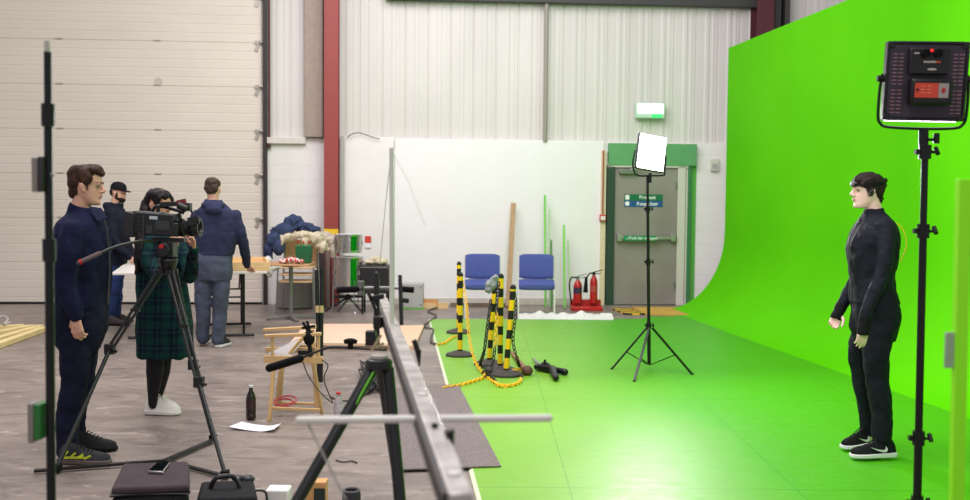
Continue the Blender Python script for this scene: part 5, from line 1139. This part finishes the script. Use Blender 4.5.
# ---- 3. woman operating the camera
Y = 7.1; root = G(160, 411); root.z = 0
t = thing('person', 'dark haired woman in tartan dress looking into the video camera', 'person', root)
hc_ = P(159, 204.5, Y); hm = frame((1, -.45, 0), R(6)); hs = .97
TS = [(226, 149, 165, .06), (232, 144, 172, .10), (240, 138, 180, .16), (252, 137, 183, .15), (268, 138, 183, .14)]
DS = [(262, 138, 184, .145), (282, 138, 185, .15), (305, 138, 188, .17), (330, 138, 192, .19), (352, 139, 194, .20), (356, 140, 193, .195)]
NA = [(147, 243, -.12, .06), (150, 262, -.2, .056), (160, 276, -.30, .050), (168, 262, -.42, .042), (173, 250, -.52, .035)]
FA = [(176, 243, .05, .056), (186, 262, -.05, .054), (190, 276, -.2, .050), (192, 262, -.40, .042), (193.5, 250, -.55, .035)]
def parts(b):
    head(b, hc_, hm, hs); b.tube([P(155, 232, Y), P(156, 222, Y), P(157, 210, Y)], [.056, .048, .046], n=16)
    slab_t(b, TS, Y, .02); slab_t(b, [(258, 142, 180, .12), (290, 142, 182, .13), (310, 144, 180, .12), (320, 148, 178, .09)], Y); limb(b, NA, Y, .72); limb(b, FA, Y, .72)
    for s_, dy in ((0, -.05), (9, .10)): limb(b, [(156+s_, 310, dy, .08), (155+s_, 350, dy, .05), (155+s_*.7, 372, dy, .05), (153+s_*.5, 396, dy, .030), (153+s_*.5, 403, dy, .024)], Y)
    hand(b, P(173, 250, Y-.52), (.25, -.15, 1), (.4, 1, 0), 1, (30, 40, 35), .95)
    hand(b, P(193.5, 250, Y-.55), (.05, -.3, 1), (-.8, -.5, 0), -1, (20, 35, 35), .95)
make_body(t, parts, SKIN3); eyes(t, hc_, hm, hs, M('brow_dark', (44, 30, 26), .8))
def tight(b):
    for s_, dy in ((0, -.05), (9, .10)): limb(b, [(155+s_, 340, dy, .062), (155+s_, 350, dy, .062), (155+s_*.7, 372, dy, .062), (153+s_*.5, 396, dy, .036), (153+s_*.5, 405, dy, .030)], Y)
garment('tights', t, tight, M('black_tights', (30, 27, 32), .6), .007, 0)
pl = NT('tartan', (20, 40, 44), .9); q = pl.sep()
def band(s, f, w_, ph): return pl.math('LESS_THAN', pl.math('FRACT', pl.math('MULTIPLY_ADD', s, f, ph)), w_)
bx1 = band(q[0], 9, .5, .1); bz1 = band(q[2], 9, .5, .3); lx = band(q[0], 9, .06, .35); lz = band(q[2], 9, .06, .55)
base = pl.mix(pl.math('MULTIPLY', pl.math('ADD', bx1, bz1), .5), (12, 15, 34), (10, 50, 46)); base = pl.mix(pl.math('MULTIPLY', pl.math('MAXIMUM', lx, lz), .35), base, (30, 84, 78)); pl.color(base); pl.b.inputs['Specular IOR Level'].default_value = .15
def parts(b): slab_t(b, DS, Y)
garment('tartan_dress', t, parts, pl.m, disp=.014, ds=7, stretch=(1.5, 1.5, .5))
def parts(b): slab_t(b, TS, Y); limb(b, NA, Y); limb(b, FA, Y)
garment('dress_top', t, parts, pl.m, disp=.010, ds=10)
HB = M('black_hair', (26, 20, 22), .45, var=.3, scale=50, bump=.5, bscale=120)
def parts(b):
    e = lambda p, r, ry=0: b.ell(hc_ + hm @ (V(p)*hs), tuple(q*hs for q in r), hm @ Euler((0, R(ry), 0)).to_matrix())
    e((-.010, 0, .058), (.094, .084, .062)); e((-.050, 0, .015), (.060, .082, .085)); e((.05, 0, .066), (.036, .06, .032))
    for sd in (-1, 1): e((.045, sd*.066, .03), (.03, .014, .04), 20)
    b.tube([hc_+hm @ V((-.08, -.02, .0)), P(143, 226, Y-.1), P(139, 245, Y-.14), P(138, 262, Y-.15), P(136, 275, Y-.15)], [.05, .04, .034, .028, .01], n=12, smooth=4)
    b.tube([P(142, 228, Y-.12), P(141, 250, Y-.19), P(142, 268, Y-.2)], [.03, .022, .008], n=10, smooth=4)
obj('hair', None, HB, t, mesh=(lambda b: (parts(b), fuse(b, .0065, 2, .008, 26, (1, 1, .4)))[1])(MB()))
WS = M('white_sneaker', (230, 226, 218), .6, var=.04)
hp = G(146, 414); tp_ = hp+V((.25, -.02, 0)); hp.z = tp_.z = .002; shoe(t, hp, tp_, WS, M('sneaker_sole', (222, 216, 206), .6), WS, h=1.25, wd=1.05)
hp = G(150, 408.5); tp_ = hp+V((.225, -.09, 0)); hp.z = tp_.z = .002; shoe(t, hp, tp_, WS, M('sneaker_sole', (222, 216, 206), .6), WS)

# ---- 4. man in hooded top seen from behind
Y = 10.3; root = G(210, 347); root.z = 0
t = thing('person', 'man in blue hooded top and jeans seen from behind at the table', 'person', root)
hc_ = P(213, 189, Y+.02); hm = frame((.06, 1, 0), R(10)); hs = 1.0
TS = [(200, 206, 220, .08), (205, 202, 226, .11), (211, 196, 234, .13), (222, 193, 238, .14), (236, 194, 238, .14), (248, 195, 235, .14), (255, 196, 233, .14)]
PS = [(250, 195, 231, .12), (260, 193, 232, .14), (270, 193, 232, .14), (280, 195, 231, .12)]
NA = [(235, 216, .0, .068), (240, 232, .0, .062), (244, 246, .08, .055), (246, 258, .24, .048), (247, 265, .36, .042)]
FA = [(197, 216, .0, .068), (192, 232, .02, .062), (190, 246, .1, .055), (194, 257, .25, .048), (198, 264, .38, .042)]
NL_ = [(221, 274, 0, .098), (221, 292, 0, .088), (220, 310, .02, .078), (219, 326, 0, .07), (218, 340, 0, .066)]
FL_ = [(203, 274, 0, .098), (203, 292, 0, .088), (203, 310, .02, .078), (203, 326, .05, .07), (203, 338, .08, .066)]
def parts(b):
    head(b, hc_, hm, hs); b.tube([P(213, 204, Y), P(213, 197, Y), P(213, 190, Y)], [.06, .058, .055], n=14)
    slab_t(b, TS, Y, .02); slab_t(b, PS[:-1], Y, .02); limb(b, NA, Y, .7); limb(b, FA, Y, .7); limb(b, NL_, Y, .6); limb(b, FL_, Y, .6)
    limb(b, [(218, 338, 0, .042), (218, 345, 0, .038), (218, 344, .1, .03)], Y); limb(b, [(203, 336, .08, .042), (203, 342, .08, .038), (203, 341, .18, .03)], Y)
    hand(b, P(247, 265, Y+.36), (.15, 1, -.45), (0, -.4, -1), -1, (15, 25, 30)); hand(b, P(198, 264, Y+.38), (0, 1, -.45), (0, -.4, -1), 1, (15, 25, 30))
make_body(t, parts, SKIN, .007)
HO = M('hoodie_blue', (48, 52, 78), .9, var=.15, scale=8, bump=.3)
def parts(b):
    slab_t(b, TS, Y); limb(b, NA, Y); limb(b, FA, Y)
    b.ell(P(213.5, 204.5, Y-.08), (.125, .075, .04), Euler((R(25), 0, 0)).to_matrix()); b.ell(P(214, 210, Y-.13), (.085, .04, .05)); b.torus(P(213.5, 201.5, Y-.01), .072, .022, n=24, m=10)
garment('hooded_top', t, parts, HO, .010, .007, 9)
def parts(b): slab_t(b, PS, Y, -.004); limb(b, NL_, Y); limb(b, FL_, Y)
garment('jeans', t, parts, M('mid_denim', (76, 82, 100), .85, var=.25, scale=10, bump=.2), .010, .007, 9)
def parts(b):
    b.ell(hc_+hm @ V((-.022, 0, .055)), (.092, .082, .062), hm); b.ell(hc_+hm @ V((-.055, 0, .01)), (.05, .077, .08), hm)
obj('hair', None, M('short_hair', (72, 58, 52), .7, var=.3, scale=50, bump=.5), t, mesh=(lambda b: (parts(b), fuse(b, .008, 2, .005, 30))[1])(MB()))
hp = G(218, 348); tp_ = hp+V((.04, .27, 0)); hp.z = tp_.z = .002; shoe(t, hp, tp_, M('shoe_black', (34, 34, 36), .7), SW, RUBBER)
hp = G(203, 345); tp_ = hp+V((-.03, .27, 0)); hp.z = tp_.z = .002; shoe(t, hp, tp_, M('shoe_black', (34, 34, 36), .7), SW, RUBBER)

# ---- 5. bearded man with cap behind
Y = 12.2; root = G(112, 324); root.z = 0
t = thing('person', 'bearded man in black cap and dark hooded jacket behind the others', 'person', root)
hc_ = P(118.5, 192.5, Y); hm = frame((1, -.25, 0), R(8)); hs = 1.0
TS = [(205, 110, 121, .08), (209, 106, 124, .13), (216, 103, 127, .19), (230, 102, 129, .18), (246, 102, 128, .17), (264, 102, 126, .17)]
PS = [(258, 103, 124, .16), (270, 103, 123, .16), (280, 104, 122, .13)]
NA = [(112, 214, -.17, .07), (112, 230, -.22, .064), (116, 243, -.22, .055), (124, 252, -.2, .046), (130, 258, -.16, .04)]
FA = [(118, 214, .17, .066), (122, 232, .2, .06), (128, 246, .2, .05), (134, 256, .16, .042)]
NL_ = [(112, 278, -.09, .095), (112, 292, -.09, .085), (111, 304, -.10, .072), (109.5, 318, -.10, .065)]
FL_ = [(115, 278, .09, .095), (116, 292, .10, .082), (116, 304, .12, .07), (115, 315, .14, .062)]
def parts(b):
    head(b, hc_, hm, hs); b.tube([P(115, 208, Y), P(116, 200, Y), P(117.5, 194, Y)], [.06, .056, .055], n=14)
    slab_t(b, TS, Y, .02); slab_t(b, PS[:-1], Y, .02); limb(b, NA, Y, .7); limb(b, FA, Y, .7); limb(b, NL_, Y, .72); limb(b, FL_, Y, .72)
    limb(b, [(109.5, 316, -.10, .042), (109.5, 321, -.10, .038), (113, 321, -.1, .03)], Y); limb(b, [(115, 314, .14, .042), (115, 318, .14, .038), (118, 318, .14, .03)], Y)
    hand(b, P(130, 258, Y-.16), (1, 0, -.3), (0, .8, -.5), -1, (30, 35, 30)); hand(b, P(134, 256, Y+.16), (1, 0, -.3), (0, -.8, -.5), 1, (30, 35, 30))
make_body(t, parts, SKIN, .007); eyes(t, hc_, hm, hs, M('brow_dark', (44, 30, 26), .8))
def parts(b):
    slab_t(b, TS, Y); limb(b, NA, Y); limb(b, FA, Y); b.ell(P(110.5, 207, Y), (.09, .12, .055), Euler((0, R(25), 0)).to_matrix()); b.torus(P(115.5, 205, Y), .078, .028, n=24, m=10)
garment('hooded_jacket', t, parts, M('hood_dark', (24, 28, 42), .85, var=.2, bump=.3), .010, .010, 8)
def parts(b): slab_t(b, PS, Y, -.004); limb(b, NL_, Y); limb(b, FL_, Y)
garment('jeans', t, parts, M('blue_denim', (40, 54, 100), .85, var=.2, scale=10), .010, .010, 8)
def parts(b):
    b.ell(hc_+hm @ V((.060, 0, -.080)), (.038, .052, .040), hm); b.ell(hc_+hm @ V((.03, 0, -.07)), (.045, .062, .035), hm)
    for sd in (-1, 1): b.ell(hc_+hm @ V((.018, sd*.062, -.035)), (.020, .012, .045), hm)
obj('beard', None, M('beard_dark', (34, 26, 24), .8), t, mesh=(lambda b: (parts(b), fuse(b, .007, 1, .004, 40))[1])(MB()))
b = MB(); b.ell(hc_+hm @ V((-.06, 0, .0)), (.045, .074, .06), hm); obj('hair', b, M('dark_hair', (40, 28, 26)), t)
b = MB(); rr = []
for f, g_ in ((.0, 1.0), (.25, 1.01), (.5, .97), (.72, .82), (.88, .55), (.97, .25)): rr.append([hc_+hm @ V((-.006+.098*g_*cos(2*pi*k/28), .084*g_*sin(2*pi*k/28), .03+.105*f)) for k in range(28)])
b.loft(rr); cp = obj('cap', b, M('cap_black', (20, 20, 24), .8), t)
b = MB(); pts = [hc_+hm @ V((.075+.085*cos(a), .075*sin(a), .032-.01*cos(a))) for a in [(-pi/2+pi*k/12) for k in range(13)]]; b.prism(pts, hm @ V((0, 0, .006))); obj('peak', b, M('cap_black', (20, 20, 24), .8), cp)
hp = G(106.5, 325.5); tp_ = hp+V((.27, 0, 0)); hp.z = tp_.z = .002; shoe(t, hp, tp_, M('boot_brown', (42, 32, 30), .6), RUBBER, RUBBER)
hp = G(111, 321.8); tp_ = hp+V((.27, 0, 0)); hp.z = tp_.z = .002; shoe(t, hp, tp_, M('boot_brown', (42, 32, 30), .6), RUBBER, RUBBER)

# ================================================================== RIGHT EDGE: near green pole
t = thing('green_post', 'blurred lime green painted post with grey tag at the right picture edge', 'post', (P(964, 400, 2.2).x, 2.2, 0))
b = MB(); b.bar(V((P(964, 400, 2.2).x, 2.2, .0)), P(963.5, 179, 2.2), .02, .028); obj('post', b, M('bright_green_post', (150, 255, 10), .5), t, bevel=.002)
b = MB(); b.box(P(952, 350, 2.2), (.032, .01, .08)); b.bar(P(956, 345, 2.2), P(962, 345, 2.2), .006); obj('grey_tag', b, M('tag_grey', (150, 176, 140), .5), t, bevel=.002)
for nm in ('jacket_navy', 'suit_black', 'trouser_black', 'dark_denim', 'hood_dark', 'hoodie_blue', 'mid_denim', 'blue_denim', 'collar_navy', 'coat_navy', 'glove_black', 'black_hair', 'brown_hair', 'dark_hair', 'short_hair', 'cap_black', 'beard_dark', 'sneaker_black', 'shoe_dark_grey', 'shoe_black', 'black_tights', 'rubber', 'case_black', 'brown_black_nylon', 'bag_black'):
    MC[nm].node_tree.nodes['Principled BSDF'].inputs['Specular IOR Level'].default_value = .18

GROUPS = {'blue_chair': 'blue padded chairs by the white wall', 'barrier_post': 'striped barrier posts on the green floor', 'plastic_chain': 'plastic chains around the striped posts', 'green_pole': 'green poles leaning on the white wall', 'fire_extinguisher': 'fire extinguishers on the red stand', 'stacking_chair': 'stacked wooden chairs under the coats', 'fabric_roll': 'upright rolls beside the clothes heap', 'timber_offcut': 'timber offcuts along the white wall', 'plywood_sheet': 'plywood sheets on the floor', 'banded_pole': 'banded poles behind the wooden chair', 'folding_table': 'folding tables along the cream door', 'light_stand': 'black light stands', 'led_panel_light': 'LED panel lights', 'bottle': 'bottles on the dark floor', 'safety_sign': 'signs on the fire door', 'tripod': 'black camera tripods', 'person': 'people on the set'}
for o in list(sc.objects):
    k_ = o.name.split('.')[0]
    if o.parent is None and 'label' in o and k_ in GROUPS and 'group' not in o: o['group'] = GROUPS[k_]
